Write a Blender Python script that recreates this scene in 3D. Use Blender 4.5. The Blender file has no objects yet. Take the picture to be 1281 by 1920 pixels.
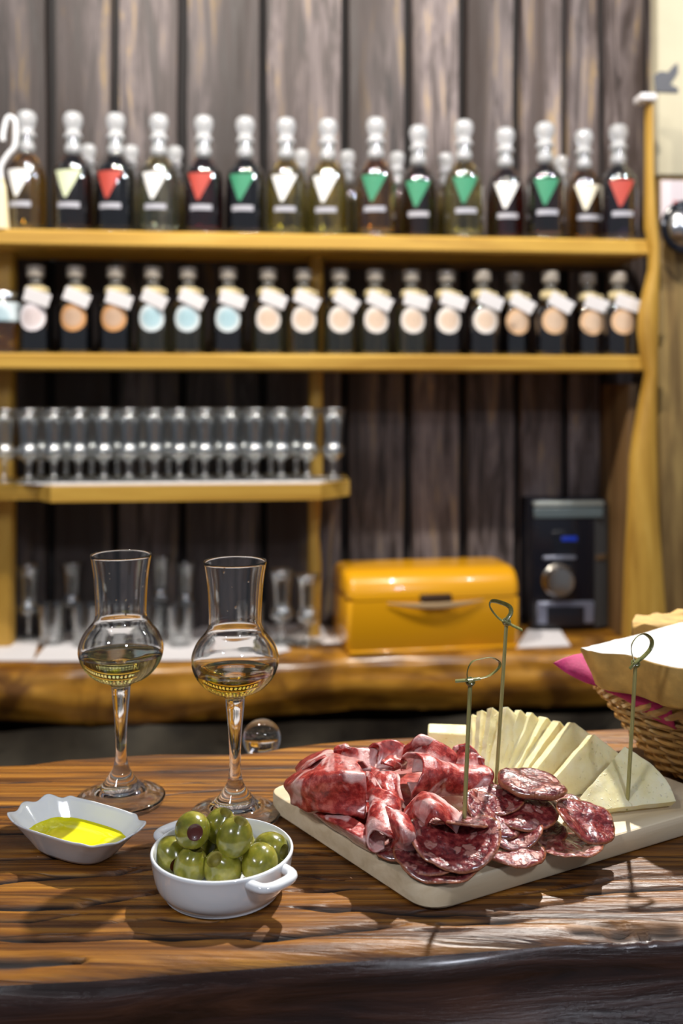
import bpy, bmesh, math, random
import numpy as np
from mathutils import Vector, Matrix, noise
random.seed(7)
SC = bpy.context.scene
COL = SC.collection
PI = math.pi
# ------------------------------------------------------------------ camera
F_PX = 1867.0; HOR = 727.0; CAM_H = 0.28     # level camera, lens shifted down: horizon at picture row 727
cam_d = bpy.data.cameras.new('camera'); cam = bpy.data.objects.new('camera', cam_d); COL.objects.link(cam)
cam.location = (0, 0, CAM_H); cam.rotation_euler = (PI/2, 0, 0)
cam_d.sensor_fit = 'VERTICAL'; cam_d.sensor_height = 36.0; cam_d.lens = F_PX/1920*36.0
cam_d.clip_start = 0.02; cam_d.shift_y = -(960-HOR)/1920
cam_d.dof.use_dof = True; cam_d.dof.focus_distance = 0.585; cam_d.dof.aperture_fstop = 6.2
SC.camera = cam
# ------------------------------------------------------------------ view / world
SC.view_settings.view_transform = 'Standard'; SC.view_settings.look = 'None'
SC.view_settings.exposure = 0.4; SC.view_settings.gamma = 1.0; SC.view_settings.use_curve_mapping = False
wd = bpy.data.worlds.new('world'); SC.world = wd; wd.use_nodes = True
wd.node_tree.nodes['Background'].inputs[0].default_value = (0.80, 0.86, 1.0, 1)
wd.node_tree.nodes['Background'].inputs[1].default_value = 0.12
# ------------------------------------------------------------------ lamps: ceiling spots along the bar, room fill behind the camera
def lamp(name, loc, power, col, rad=0.03, kind='POINT', aim=None, ang=110):
    l = bpy.data.lights.new(name, kind); l.energy = power; l.color = col; l.shadow_soft_size = rad
    if kind == 'SPOT': l.spot_size = math.radians(ang); l.spot_blend = 0.6
    o = bpy.data.objects.new(name, l); COL.objects.link(o); o.location = loc
    if aim is not None:
        o.rotation_euler = (Vector(aim) - Vector(loc)).to_track_quat('-Z', 'Y').to_euler()
    return o
lamp('bar_lamp', (0.46, 1.50, 1.34), 155, (1.0, 0.95, 0.88), 0.018, 'SPOT', (0.05, 0.62, 0.0), 84)
lamp('bar_lamp', (-0.42, 1.12, 1.44), 52, (1.0, 0.93, 0.84), 0.022, 'SPOT', (-0.38, 1.95, 0.35), 112)
lamp('bar_lamp', (0.30, 1.14, 1.50), 42, (1.0, 0.93, 0.84), 0.022, 'SPOT', (0.30, 2.0, 0.35), 112)
lamp('bar_lamp', (1.05, 1.30, 1.30), 14, (0.88, 0.94, 1.0), 0.03)
lamp('room_fill_lamp', (0.75, -0.9, 1.45), 34, (0.84, 0.88, 1.0), 0.10)  # unseen, behind the camera: highlight on the bar edge and general fill
lamp('room_fill_lamp', (-0.9, -0.5, 1.5), 32, (0.95, 0.95, 1.0), 0.10)  # added fill lamp behind the camera, brightens the front faces
# ------------------------------------------------------------------ geometry of sight: real places from picture positions
def ray(px, py):
    return Vector(((px-640.5)/F_PX, 1.0, -(py-HOR)/F_PX))
CP = Vector((0, 0, CAM_H))
def W(px, py, z=0.0):
    r = ray(px, py); return CP + r*((z-CAM_H)/r.z)
def WY(px, py, y):
    r = ray(px, py); return CP + r*(y/r.y)
YAW = math.radians(5.0); SO = Vector((0, 1.85, 0))
SU = Vector((math.cos(YAW), math.sin(YAW), 0)); SN = Vector((-math.sin(YAW), math.cos(YAW), 0))
def US(px, py, d=0.0):            # place on the plane d behind the shelf front: (u, z)
    r = ray(px, py); k = (d + (SO-CP).dot(SN))/r.dot(SN); p = CP + r*k
    return (p-SO).dot(SU), p.z
def SP(u, d, z): return Vector((SO.x, SO.y, 0)) + SU*u + SN*d + Vector((0, 0, z))
# ------------------------------------------------------------------ object helpers
def mesh(V, Fc, mats, smooth=True, sharp=38, midx=None, uv=None, attr=None):
    me = bpy.data.meshes.new('m'); me.from_pydata([tuple(v) for v in V], [], Fc)
    for m in (mats if isinstance(mats, (list, tuple)) else [mats]): me.materials.append(m)
    if midx is not None: me.polygons.foreach_set('material_index', midx)
    if uv is not None:
        ul = me.uv_layers.new(name='UVMap')
        for l in me.loops: ul.data[l.index].uv = uv[l.vertex_index]
    if attr is not None:
        a = me.attributes.new(attr[0], 'FLOAT', 'POINT'); a.data.foreach_set('value', attr[1])
    bm = bmesh.new(); bm.from_mesh(me); bmesh.ops.recalc_face_normals(bm, faces=bm.faces); bm.to_mesh(me); bm.free()
    if smooth:
        me.shade_smooth()
        if sharp < 180: me.set_sharp_from_angle(angle=math.radians(sharp))
    return me
def link(name, me, parent=None, loc=(0, 0, 0), rot=(0, 0, 0)):
    o = bpy.data.objects.new(name, me); COL.objects.link(o); o.location = loc; o.rotation_euler = rot
    if parent is not None: o.parent = parent
    return o
def tag(o, label=None, cat=None, group=None, kind=None):
    if label: o['label'] = label
    if cat: o['category'] = cat
    if group: o['group'] = group
    if kind: o['kind'] = kind
    return o
def thing(name, label, cat, loc=(0, 0, 0), rz=0, group=None, kind=None):
    o = bpy.data.objects.new(name, None); COL.objects.link(o); o.empty_display_size = 0.02
    o.location = loc; o.rotation_euler = (0, 0, rz); return tag(o, label, cat, group, kind)
def solo(name, geo, mat, label, cat, group=None, kind=None, parent=None, **kw):
    """one world-space mesh -> an object with its origin at its base"""
    V, Fc = geo[0], geo[1]
    A = np.array([tuple(v) for v in V]); c = Vector(((A[:, 0].min()+A[:, 0].max())/2, (A[:, 1].min()+A[:, 1].max())/2, A[:, 2].min()))
    o = link(name, mesh([Vector(v)-c for v in V], Fc, mat, **kw), None, c)
    return tag(o, label, cat, group, kind)
class G:
    """collects shapes into one mesh"""
    def __init__(s): s.V = []; s.F = []; s.mi = []; s.cur = 0
    def add(s, V, Fc):
        n = len(s.V); s.V += [Vector(v) for v in V]; s.F += [tuple(i+n for i in f) for f in Fc]; s.mi += [s.cur]*len(Fc); return s
    def __getitem__(s, i): return (s.V, s.F)[i]
    def xf(s, M):
        s.V = [M @ v for v in s.V]; return s
def box(x0, x1, y0, y1, z0, z1):
    V = [(x, y, z) for z in (z0, z1) for y in (y0, y1) for x in (x0, x1)]
    return V, [(0, 2, 3, 1), (4, 5, 7, 6), (0, 1, 5, 4), (2, 6, 7, 3), (0, 4, 6, 2), (1, 3, 7, 5)]
def bevbox(x0, x1, y0, y1, z0, z1, b, seg=2):
    bm = bmesh.new(); V, Fc = box(x0, x1, y0, y1, z0, z1)
    vs = [bm.verts.new(v) for v in V]
    for f in Fc: bm.faces.new([vs[i] for i in f])
    bmesh.ops.bevel(bm, geom=bm.edges[:], offset=b, segments=seg, profile=0.5, affect='EDGES')
    bm.verts.index_update(); V = [v.co.copy() for v in bm.verts]; Fc = [tuple(v.index for v in f.verts) for f in bm.faces]; bm.free()
    return V, Fc
def lathe(prof, seg=32, cx=0, cy=0):
    V = []; Fc = []; rows = []
    for r, z in prof:
        if r < 1e-6: rows.append([len(V)]); V.append((cx, cy, z))
        else:
            rows.append(list(range(len(V), len(V)+seg)))
            V += [(cx+r*math.cos(2*PI*k/seg), cy+r*math.sin(2*PI*k/seg), z) for k in range(seg)]
    for a, b in zip(rows, rows[1:]):
        for k in range(seg):
            k2 = (k+1) % seg
            if len(a) == 1 and len(b) == 1: continue
            if len(a) == 1: Fc.append((a[0], b[k2], b[k]))
            elif len(b) == 1: Fc.append((a[k], a[k2], b[0]))
            else: Fc.append((a[k], a[k2], b[k2], b[k]))
    return V, Fc
def smooth_prof(pts, n=6):
    P = [Vector((p[0], p[1], 0)) for p in pts]; out = []
    for i in range(len(P)-1):
        p0 = P[max(i-1, 0)]; p1 = P[i]; p2 = P[i+1]; p3 = P[min(i+2, len(P)-1)]
        for k in range(n): out.append(cr(p0, p1, p2, p3, k/n))
    out.append(P[-1]); return [(max(p.x, 0), p.y) for p in out]
def cr(p0, p1, p2, p3, t):
    return 0.5*((2*p1) + (p2-p0)*t + (2*p0-5*p1+4*p2-p3)*t*t + (3*p1-p0-3*p2+p3)*t*t*t)
def crv(P, n):
    out = []
    for i in range(n):
        s = i/(n-1)*(len(P)-1); k = min(int(s), len(P)-2)
        out.append(cr(P[max(k-1, 0)], P[k], P[k+1], P[min(k+2, len(P)-1)], s-k))
    return out
def tube(P, R, seg=8, closed=False, flat=1.0, up=Vector((0, 0, 1)), cap=True):
    """sweep an (elliptic) section along points"""
    P = [Vector(p) for p in P]; n = len(P); V = []; Fc = []
    if not hasattr(R, '__len__'): R = [R]*n
    prev = None
    for i, p in enumerate(P):
        t = (P[(i+1) % n]-P[i-1]) if closed else (P[min(i+1, n-1)]-P[max(i-1, 0)])
        t.normalize(); x = (up - t*up.dot(t)) if prev is None else (prev - t*prev.dot(t))
        if x.length < 1e-6: x = t.orthogonal()
        x.normalize(); prev = x; y = t.cross(x)
        for k in range(seg):
            a = 2*PI*k/seg; V.append(p + x*math.cos(a)*R[i] + y*math.sin(a)*R[i]*flat)
    for i in range(n if closed else n-1):
        j = (i+1) % n
        for k in range(seg): Fc.append((i*seg+k, i*seg+(k+1) % seg, j*seg+(k+1) % seg, j*seg+k))
    if not closed and cap:
        Fc.append(tuple(range(seg))[::-1]); Fc.append(tuple((n-1)*seg+k for k in range(seg)))
    return V, Fc
def prism(poly, z0, z1):
    n = len(poly); V = [(x, y, z0) for x, y in poly] + [(x, y, z1) for x, y in poly]
    return V, [tuple(range(n))[::-1], tuple(range(n, 2*n))] + [(i, (i+1) % n, n+(i+1) % n, n+i) for i in range(n)]
def grid_faces(nu, nv, off=0):
    return [(off+i*nv+j, off+i*nv+j+1, off+(i+1)*nv+j+1, off+(i+1)*nv+j) for i in range(nu-1) for j in range(nv-1)]
def sheet(ctrl, nu=22, nv=26, thick=0.0011, wr=0.0012, wf=90, seed=0, edge=0.0006):
    """soft thin slab through a coarse net of points"""
    rows = [crv([Vector(p) for p in r], nv) for r in ctrl]
    cols = [crv([rows[i][j] for i in range(len(rows))], nu) for j in range(nv)]
    P = [[cols[j][i] for j in range(nv)] for i in range(nu)]
    N = [[None]*nv for _ in range(nu)]
    for i in range(nu):
        for j in range(nv):
            a = P[min(i+1, nu-1)][j]-P[max(i-1, 0)][j]; b = P[i][min(j+1, nv-1)]-P[i][max(j-1, 0)]
            c = a.cross(b); N[i][j] = c.normalized() if c.length > 1e-12 else Vector((0, 0, 1))
    V = []; UV = []
    for s in (0, 1):
        for i in range(nu):
            for j in range(nv):
                p = P[i][j]; w = noise.noise(p*wf+Vector((seed*3.1, 0, 0)))*wr + noise.noise(p*wf*2.7+Vector((0, seed, 0)))*wr*0.35
                e = noise.noise(p*260)*edge if (i in (0, nu-1) or j in (0, nv-1)) else 0
                V.append(p + N[i][j]*(w + (thick if s else 0)) + (P[i][min(j+1, nv-1)]-P[i][max(j-1, 0)]).normalized()*e)
                UV.append((i/(nu-1), j/(nv-1)))
    n = nu*nv; Fc = grid_faces(nu, nv) + [tuple(reversed(f)) for f in grid_faces(nu, nv, n)]
    bd = [(i*nv) for i in range(nu)] + [(nu-1)*nv+j for j in range(1, nv)] + [i*nv+nv-1 for i in range(nu-2, -1, -1)] + [j for j in range(nv-2, 0, -1)]
    for k in range(len(bd)):
        a = bd[k]; b = bd[(k+1) % len(bd)]; Fc.append((a, b, b+n, a+n))
    return V, Fc, UV
# ------------------------------------------------------------------ materials
def newmat(name):
    m = bpy.data.materials.new(name); m.use_nodes = True; nt = m.node_tree
    return m, nt, nt.nodes['Principled BSDF']
def N(nt, t, **kw):
    n = nt.nodes.new(t)
    for k, v in kw.items():
        if k.startswith('i_'):
            key = k[2:]; n.inputs[int(key) if key.isdigit() else key.replace('_', ' ')].default_value = v
        else: setattr(n, k, v)
    return n
def ramp(nt, stops, fac=None):
    r = N(nt, 'ShaderNodeValToRGB'); e = r.color_ramp.elements
    while len(e) < len(stops): e.new(0.5)
    for k, (p, c) in enumerate(stops): e[k].position = p; e[k].color = (c[0], c[1], c[2], 1) if hasattr(c, '__len__') else (c, c, c, 1)
    if fac is not None: nt.links.new(fac, r.inputs[0])
    return r
def coords(nt, scale=(1, 1, 1), out='Object', rot=(0, 0, 0)):
    tc = N(nt, 'ShaderNodeTexCoord'); mp = N(nt, 'ShaderNodeMapping'); mp.inputs['Scale'].default_value = scale; mp.inputs['Rotation'].default_value = rot
    nt.links.new(tc.outputs[out], mp.inputs[0]); return mp.outputs[0]
def bump(nt, b, h, s=0.3, d=0.002):
    n = N(nt, 'ShaderNodeBump', i_Strength=s, i_Distance=d); nt.links.new(h, n.inputs['Height']); nt.links.new(n.outputs[0], b.inputs['Normal']); return n
def mixc(nt, fac, a, b, mode='MIX'):
    m = N(nt, 'ShaderNodeMix', data_type='RGBA', blend_type=mode)
    for sock, v in ((m.inputs[0], fac), (m.inputs[6], a), (m.inputs[7], b)):
        if hasattr(v, 'is_output'): nt.links.new(v, sock)
        else: sock.default_value = v if not hasattr(v, '__len__') else (v[0], v[1], v[2], 1)
    return m.outputs[2]
def plain(name, col, rough=0.5, metal=0.0, coat=0.0, spec=0.5, emit=None, es=1.0, nz=None):
    m, nt, b = newmat(name); b.inputs['Base Color'].default_value = (*col, 1); b.inputs['Roughness'].default_value = rough
    b.inputs['Metallic'].default_value = metal; b.inputs['Coat Weight'].default_value = coat; b.inputs['Specular IOR Level'].default_value = spec
    if emit: b.inputs['Emission Color'].default_value = (*emit, 1); b.inputs['Emission Strength'].default_value = es
    if nz:
        t = N(nt, 'ShaderNodeTexNoise', i_Scale=nz[0], i_Detail=5.0); nt.links.new(coords(nt), t.inputs['Vector'])
        r = ramp(nt, [(0.3, tuple(c*nz[1] for c in col)), (0.7, col)], t.outputs[0]); nt.links.new(r.outputs[0], b.inputs['Base Color'])
        bump(nt, b, t.outputs[0], nz[2] if len(nz) > 2 else 0.1, 0.001)
    return m
def wood(name, stops, stretch, rough=(0.3, 0.5), bmp=0.3, patch=None, rnd=0.0, coat=0.0, sat=None):
    """grain runs along the axis with the smallest stretch value"""
    m, nt, b = newmat(name); v = coords(nt, stretch)
    if rnd:
        oi = N(nt, 'ShaderNodeObjectInfo'); va = N(nt, 'ShaderNodeVectorMath', operation='ADD'); sc = N(nt, 'ShaderNodeVectorMath', operation='SCALE')
        cb = N(nt, 'ShaderNodeCombineXYZ'); nt.links.new(oi.outputs['Random'], cb.inputs[0]); nt.links.new(oi.outputs['Random'], cb.inputs[2])
        nt.links.new(cb.outputs[0], sc.inputs[0]); sc.inputs['Scale'].default_value = 37.0
        nt.links.new(v, va.inputs[0]); nt.links.new(sc.outputs[0], va.inputs[1]); v = va.outputs[0]
    t = N(nt, 'ShaderNodeTexNoise', i_Scale=1.0, i_Detail=8.0, i_Roughness=0.62, i_Distortion=0.6); nt.links.new(v, t.inputs['Vector'])
    c = ramp(nt, stops, t.outputs[0]).outputs[0]
    if patch:
        t2 = N(nt, 'ShaderNodeTexNoise', i_Scale=patch[0], i_Detail=4.0, i_Distortion=0.8); nt.links.new(v if patch[2] else coords(nt), t2.inputs['Vector'])
        f = ramp(nt, [(0.42, 0.0), (0.62, 1.0)], t2.outputs[0]).outputs[0]; c = mixc(nt, f, c, patch[1])
    if rnd:
        h = N(nt, 'ShaderNodeHueSaturation'); mr = N(nt, 'ShaderNodeMapRange', i_3=1.0-rnd, i_4=1.0+rnd)
        nt.links.new(oi.outputs['Random'], mr.inputs[0]); nt.links.new(mr.outputs[0], h.inputs['Value']); nt.links.new(c, h.inputs['Color']); c = h.outputs[0]
    nt.links.new(c, b.inputs['Base Color'])
    r = ramp(nt, [(0.3, rough[0]), (0.7, rough[1])], t.outputs[0]); nt.links.new(r.outputs[0], b.inputs['Roughness'])
    b.inputs['Coat Weight'].default_value = coat; b.inputs['Coat Roughness'].default_value = 0.15
    bump(nt, b, t.outputs[0], bmp, 0.002)
    return m
def clear_glass(name, tint=(1, 1, 1), rough=0.0, ior=1.48):
    m, nt, b = newmat(name); b.inputs['Base Color'].default_value = (*tint, 1); b.inputs['Transmission Weight'].default_value = 1.0
    b.inputs['Roughness'].default_value = rough; b.inputs['IOR'].default_value = ior; return m
def thin_glass(name, tint=(0.96, 0.98, 0.97), lo=0.06, hi=0.75, gr=0.04):
    m, nt, b = newmat(name); nt.nodes.remove(b); out = nt.nodes['Material Output']
    tr = N(nt, 'ShaderNodeBsdfTransparent', i_Color=(*tint, 1)); gl = N(nt, 'ShaderNodeBsdfGlossy', i_Roughness=gr)
    lw = N(nt, 'ShaderNodeLayerWeight', i_Blend=0.5); pw = N(nt, 'ShaderNodeMath', operation='POWER'); pw.inputs[1].default_value = 3.0
    mr = N(nt, 'ShaderNodeMapRange', i_3=lo, i_4=hi); mx = N(nt, 'ShaderNodeMixShader')
    nt.links.new(lw.outputs['Facing'], pw.inputs[0]); nt.links.new(pw.outputs[0], mr.inputs[0]); nt.links.new(mr.outputs[0], mx.inputs[0])
    nt.links.new(tr.outputs[0], mx.inputs[1]); nt.links.new(gl.outputs[0], mx.inputs[2]); nt.links.new(mx.outputs[0], out.inputs[0])
    return m
M = {}
M['glass'] = clear_glass('glass'); M['bottle_glass'] = thin_glass('bottle_glass', lo=0.20, gr=0.06); M['shelf_glass'] = thin_glass('shelf_glass', (0.94, 0.96, 0.96), 0.24, 1.0, 0.20)
M['stopper'] = clear_glass('stopper', (0.96, 0.98, 1.0), 0.12); M['stopper'].node_tree.nodes['Principled BSDF'].inputs['Transmission Weight'].default_value = 0.62
M['stopper'].node_tree.nodes['Principled BSDF'].inputs['Coat Weight'].default_value = 1.0
M['plank'] = wood('plank', [(0.34, (0.020, 0.013, 0.012)), (0.44, (0.075, 0.054, 0.048)), (0.51, (0.17, 0.135, 0.132)), (0.58, (0.24, 0.195, 0.185)), (0.66, (0.44, 0.31, 0.17))], (42, 42, 4.5), (0.5, 0.8), 0.7, (0.16, (0.045, 0.028, 0.022), True), rnd=0.50)
M['pine'] = wood('pine', [(0.3, (0.40, 0.21, 0.028)), (0.55, (0.60, 0.36, 0.06)), (0.75, (0.72, 0.48, 0.13))], (2, 24, 30), (0.35, 0.5), 0.15)
M['pine_v'] = wood('pine_v', [(0.3, (0.30, 0.15, 0.018)), (0.55, (0.52, 0.30, 0.045)), (0.75, (0.66, 0.43, 0.10))], (22, 24, 2.2), (0.4, 0.55), 0.2)
M['brownwood'] = wood('brownwood', [(0.3, (0.05, 0.025, 0.008)), (0.55, (0.14, 0.075, 0.025)), (0.75, (0.24, 0.14, 0.05))], (24, 24, 2.0), (0.45, 0.65), 0.3, rnd=0.25)
M['tanwood'] = wood('tanwood', [(0.34, (0.10, 0.055, 0.016)), (0.5, (0.24, 0.15, 0.05)), (0.66, (0.40, 0.27, 0.09))], (24, 24, 2.4), (0.45, 0.65), 0.3, rnd=0.25)
M['counter'] = wood('counter', [(0.32, (0.16, 0.056, 0.005)), (0.5, (0.48, 0.215, 0.022)), (0.68, (0.66, 0.34, 0.05))], (2.4, 16, 26), (0.2, 0.38), 0.2, (9.0, (0.16, 0.066, 0.012), False), coat=0.3)
M['dark'] = plain('dark', (0.012, 0.010, 0.010), 0.8)
M['stone'] = plain('stone', (0.085, 0.07, 0.045), 0.8, nz=(9.0, 0.12, 0.6))
M['plaster'] = plain('plaster', (0.60, 0.54, 0.38), 0.8, nz=(6.0, 0.8, 0.1))
M['paper'] = plain('paper', (0.83, 0.80, 0.80), 0.7)
M['porcelain'] = plain('porcelain', (0.80, 0.82, 0.84), 0.12, coat=0.6)
M['steel'] = plain('steel', (0.65, 0.66, 0.68), 0.2, metal=1.0)
M['blackgloss'] = plain('blackgloss', (0.008, 0.009, 0.014), 0.18)
M['yellow'] = plain('yellow', (0.86, 0.40, 0.008), 0.28, coat=0.5)
def bar_mat():
    m, nt, b = newmat('bar_wood')
    g = N(nt, 'ShaderNodeTexNoise', i_Scale=1.0, i_Detail=9.0, i_Roughness=0.60, i_Distortion=0.25); nt.links.new(coords(nt, (3.2, 150, 90)), g.inputs['Vector'])
    g2 = N(nt, 'ShaderNodeTexNoise', i_Scale=1.0, i_Detail=5.0, i_Distortion=0.9); nt.links.new(coords(nt, (5, 30, 26)), g2.inputs['Vector'])
    c = ramp(nt, [(0.34, (0.035, 0.011, 0.002)), (0.45, (0.12, 0.042, 0.006)), (0.53, (0.25, 0.095, 0.012)), (0.66, (0.40, 0.18, 0.026))], g.outputs[0]).outputs[0]
    f = ramp(nt, [(0.46, 0.0), (0.66, 0.85)], g2.outputs[0]).outputs[0]; c = mixc(nt, f, c, (0.055, 0.020, 0.008))
    at = N(nt, 'ShaderNodeAttribute', attribute_name='crack')
    h = N(nt, 'ShaderNodeTexNoise', i_Scale=1.0, i_Detail=2.5, i_Roughness=0.45, i_Distortion=0.5); nt.links.new(coords(nt, (2.6, 75, 30)), h.inputs['Vector'])
    hl = ramp(nt, [(0.484, 0.0), (0.496, 0.6), (0.504, 0.6), (0.516, 0.0)], h.outputs[0]).outputs[0]; c = mixc(nt, hl, c, (0.016, 0.008, 0.005))
    c = mixc(nt, at.outputs['Fac'], c, (0.004, 0.002, 0.002))
    nt.links.new(c, b.inputs['Base Color'])
    r = ramp(nt, [(0.3, 0.26), (0.7, 0.46)], g2.outputs[0]); rm = mixc(nt, at.outputs['Fac'], r.outputs[0], (0.9, 0.9, 0.9)); nt.links.new(rm, b.inputs['Roughness'])
    f3 = N(nt, 'ShaderNodeTexNoise', i_Scale=1.0, i_Detail=6.0); nt.links.new(coords(nt, (60, 500, 300)), f3.inputs['Vector'])
    ad = N(nt, 'ShaderNodeMath', operation='ADD'); nt.links.new(g.outputs[0], ad.inputs[0]); nt.links.new(f3.outputs[0], ad.inputs[1])
    sb = N(nt, 'ShaderNodeMath', operation='SUBTRACT'); nt.links.new(ad.outputs[0], sb.inputs[0]); nt.links.new(hl, sb.inputs[1])
    b.inputs['Specular IOR Level'].default_value = 0.38; bump(nt, b, sb.outputs[0], 0.40, 0.0016); b.inputs['Coat Weight'].default_value = 0.0; b.inputs['Coat Roughness'].default_value = 0.2
    return m
M['bar'] = bar_mat()
M['board'] = wood('board', [(0.3, (0.62, 0.49, 0.30)), (0.55, (0.76, 0.64, 0.44)), (0.8, (0.84, 0.74, 0.55))], (8, 60, 90), (0.5, 0.65), 0.12)
def ham_mat():
    m, nt, b = newmat('ham'); oi = N(nt, 'ShaderNodeObjectInfo')
    tc = N(nt, 'ShaderNodeTexCoord'); off = N(nt, 'ShaderNodeVectorMath', operation='ADD'); sc = N(nt, 'ShaderNodeVectorMath', operation='SCALE')
    cb = N(nt, 'ShaderNodeCombineXYZ'); nt.links.new(oi.outputs['Random'], cb.inputs[0]); nt.links.new(oi.outputs['Random'], cb.inputs[1]); nt.links.new(cb.outputs[0], sc.inputs[0]); sc.inputs['Scale'].default_value = 9.0
    mp = N(nt, 'ShaderNodeMapping'); mp.inputs['Scale'].default_value = (2.6, 1.7, 1); nt.links.new(tc.outputs['UV'], mp.inputs[0])
    nt.links.new(mp.outputs[0], off.inputs[0]); nt.links.new(sc.outputs[0], off.inputs[1])
    a = N(nt, 'ShaderNodeTexNoise', i_Scale=1.0, i_Detail=3.0, i_Distortion=0.7); nt.links.new(off.outputs[0], a.inputs['Vector'])
    d = N(nt, 'ShaderNodeTexNoise', i_Scale=260.0, i_Detail=6.0, i_Roughness=0.6); nt.links.new(tc.outputs['Object'], d.inputs['Vector'])
    meat = ramp(nt, [(0.34, (0.17, 0.008, 0.008)), (0.5, (0.38, 0.030, 0.024)), (0.66, (0.58, 0.12, 0.09))], d.outputs[0]).outputs[0]
    # fat: big smooth patches and a rim along one long side
    f = ramp(nt, [(0.52, 0.0), (0.60, 1.0)], a.outputs[0]).outputs[0]
    sx = N(nt, 'ShaderNodeSeparateXYZ'); nt.links.new(tc.outputs['UV'], sx.inputs[0])
    w = N(nt, 'ShaderNodeMath', operation='MULTIPLY_ADD'); nt.links.new(a.outputs[0], w.inputs[0]); w.inputs[1].default_value = 0.22; nt.links.new(sx.outputs[1], w.inputs[2])
    e = ramp(nt, [(0.92, 0.0), (1.0, 1.0)], w.outputs[0]).outputs[0]
    mx = N(nt, 'ShaderNodeMath', operation='MAXIMUM'); nt.links.new(f, mx.inputs[0]); nt.links.new(e, mx.inputs[1])
    fat = ramp(nt, [(0.3, (0.70, 0.36, 0.33)), (0.7, (0.82, 0.56, 0.53))], d.outputs[0]).outputs[0]
    nt.links.new(mixc(nt, mx.outputs[0], meat, fat), b.inputs['Base Color'])
    b.inputs['Roughness'].default_value = 0.30; b.inputs['Subsurface Weight'].default_value = 0.25; b.inputs['Subsurface Radius'].default_value = (1.0, 0.3, 0.2); b.inputs['Subsurface Scale'].default_value = 0.003
    b.inputs['Coat Weight'].default_value = 0.5; b.inputs['Coat Roughness'].default_value = 0.18
    bump(nt, b, d.outputs[0], 0.6, 0.0014); return m
M['ham'] = ham_mat()
def salami_mat(name, dark):
    m, nt, b = newmat(name); oi = N(nt, 'ShaderNodeObjectInfo'); tc = N(nt, 'ShaderNodeTexCoord')
    off = N(nt, 'ShaderNodeVectorMath', operation='ADD'); nt.links.new(tc.outputs['Object'], off.inputs[0]); nt.links.new(oi.outputs['Random'], off.inputs[1])
    ds = N(nt, 'ShaderNodeTexNoise', i_Scale=150.0, i_Detail=2.0); nt.links.new(off.outputs[0], ds.inputs['Vector'])
    mv = N(nt, 'ShaderNodeVectorMath', operation='SCALE'); mv.inputs['Scale'].default_value = 0.012; nt.links.new(ds.outputs[1], mv.inputs[0])
    o2 = N(nt, 'ShaderNodeVectorMath', operation='ADD'); nt.links.new(off.outputs[0], o2.inputs[0]); nt.links.new(mv.outputs[0], o2.inputs[1])
    v = N(nt, 'ShaderNodeTexVoronoi', i_Scale=120.0); v.feature = 'F1'; nt.links.new(o2.outputs[0], v.inputs['Vector'])
    f = ramp(nt, [(0.30, 1.0), (0.42, 0.0)], v.outputs['Distance']).outputs[0]
    d = N(nt, 'ShaderNodeTexNoise', i_Scale=300.0, i_Detail=6.0); nt.links.new(off.outputs[0], d.inputs['Vector'])
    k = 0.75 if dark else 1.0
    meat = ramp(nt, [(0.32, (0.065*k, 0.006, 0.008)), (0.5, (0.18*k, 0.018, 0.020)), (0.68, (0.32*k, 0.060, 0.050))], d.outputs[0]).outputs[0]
    c = mixc(nt, f, meat, (0.40, 0.17, 0.14))
    sx = N(nt, 'ShaderNodeSeparateXYZ'); nt.links.new(tc.outputs['UV'], sx.inputs[0])
    e = ramp(nt, [(0.93, 0.0), (0.985, 1.0)], sx.outputs[0]).outputs[0]; c = mixc(nt, e, c, (0.34, 0.11, 0.045))
    nt.links.new(c, b.inputs['Base Color']); b.inputs['Roughness'].default_value = 0.22
    b.inputs['Subsurface Weight'].default_value = 0.15; b.inputs['Subsurface Scale'].default_value = 0.002; b.inputs['Subsurface Radius'].default_value = (1, 0.3, 0.2)
    b.inputs['Coat Weight'].default_value = 0.8; b.inputs['Coat Roughness'].default_value = 0.10
    ad = N(nt, 'ShaderNodeMath', operation='MULTIPLY_ADD'); nt.links.new(f, ad.inputs[0]); ad.inputs[1].default_value = 0.35; nt.links.new(d.outputs[0], ad.inputs[2])
    bump(nt, b, ad.outputs[0], 0.8, 0.0018); return m
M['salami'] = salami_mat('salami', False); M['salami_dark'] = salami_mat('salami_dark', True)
def cheese_mat():
    m, nt, b = newmat('cheese'); v = coords(nt)
    t = N(nt, 'ShaderNodeTexNoise', i_Scale=70.0, i_Detail=6.0); nt.links.new(v, t.inputs['Vector'])
    s = N(nt, 'ShaderNodeTexNoise', i_Scale=420.0, i_Detail=3.0); nt.links.new(v, s.inputs['Vector'])
    c = ramp(nt, [(0.3, (0.80, 0.70, 0.34)), (0.55, (0.88, 0.81, 0.50)), (0.75, (0.92, 0.88, 0.66))], t.outputs[0]).outputs[0]
    nt.links.new(c, b.inputs['Base Color']); b.inputs['Roughness'].default_value = 0.45
    b.inputs['Subsurface Weight'].default_value = 0.3; b.inputs['Subsurface Scale'].default_value = 0.004; b.inputs['Subsurface Radius'].default_value = (1.0, 0.8, 0.35)
    ad = N(nt, 'ShaderNodeMath', operation='ADD'); r = ramp(nt, [(0.62, 0.0), (0.72, 1.0)], s.outputs[0]); nt.links.new(t.outputs[0], ad.inputs[0]); nt.links.new(r.outputs[0], ad.inputs[1])
    bump(nt, b, ad.outputs[0], 0.5, 0.0012); return m
M['cheese'] = cheese_mat()
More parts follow.
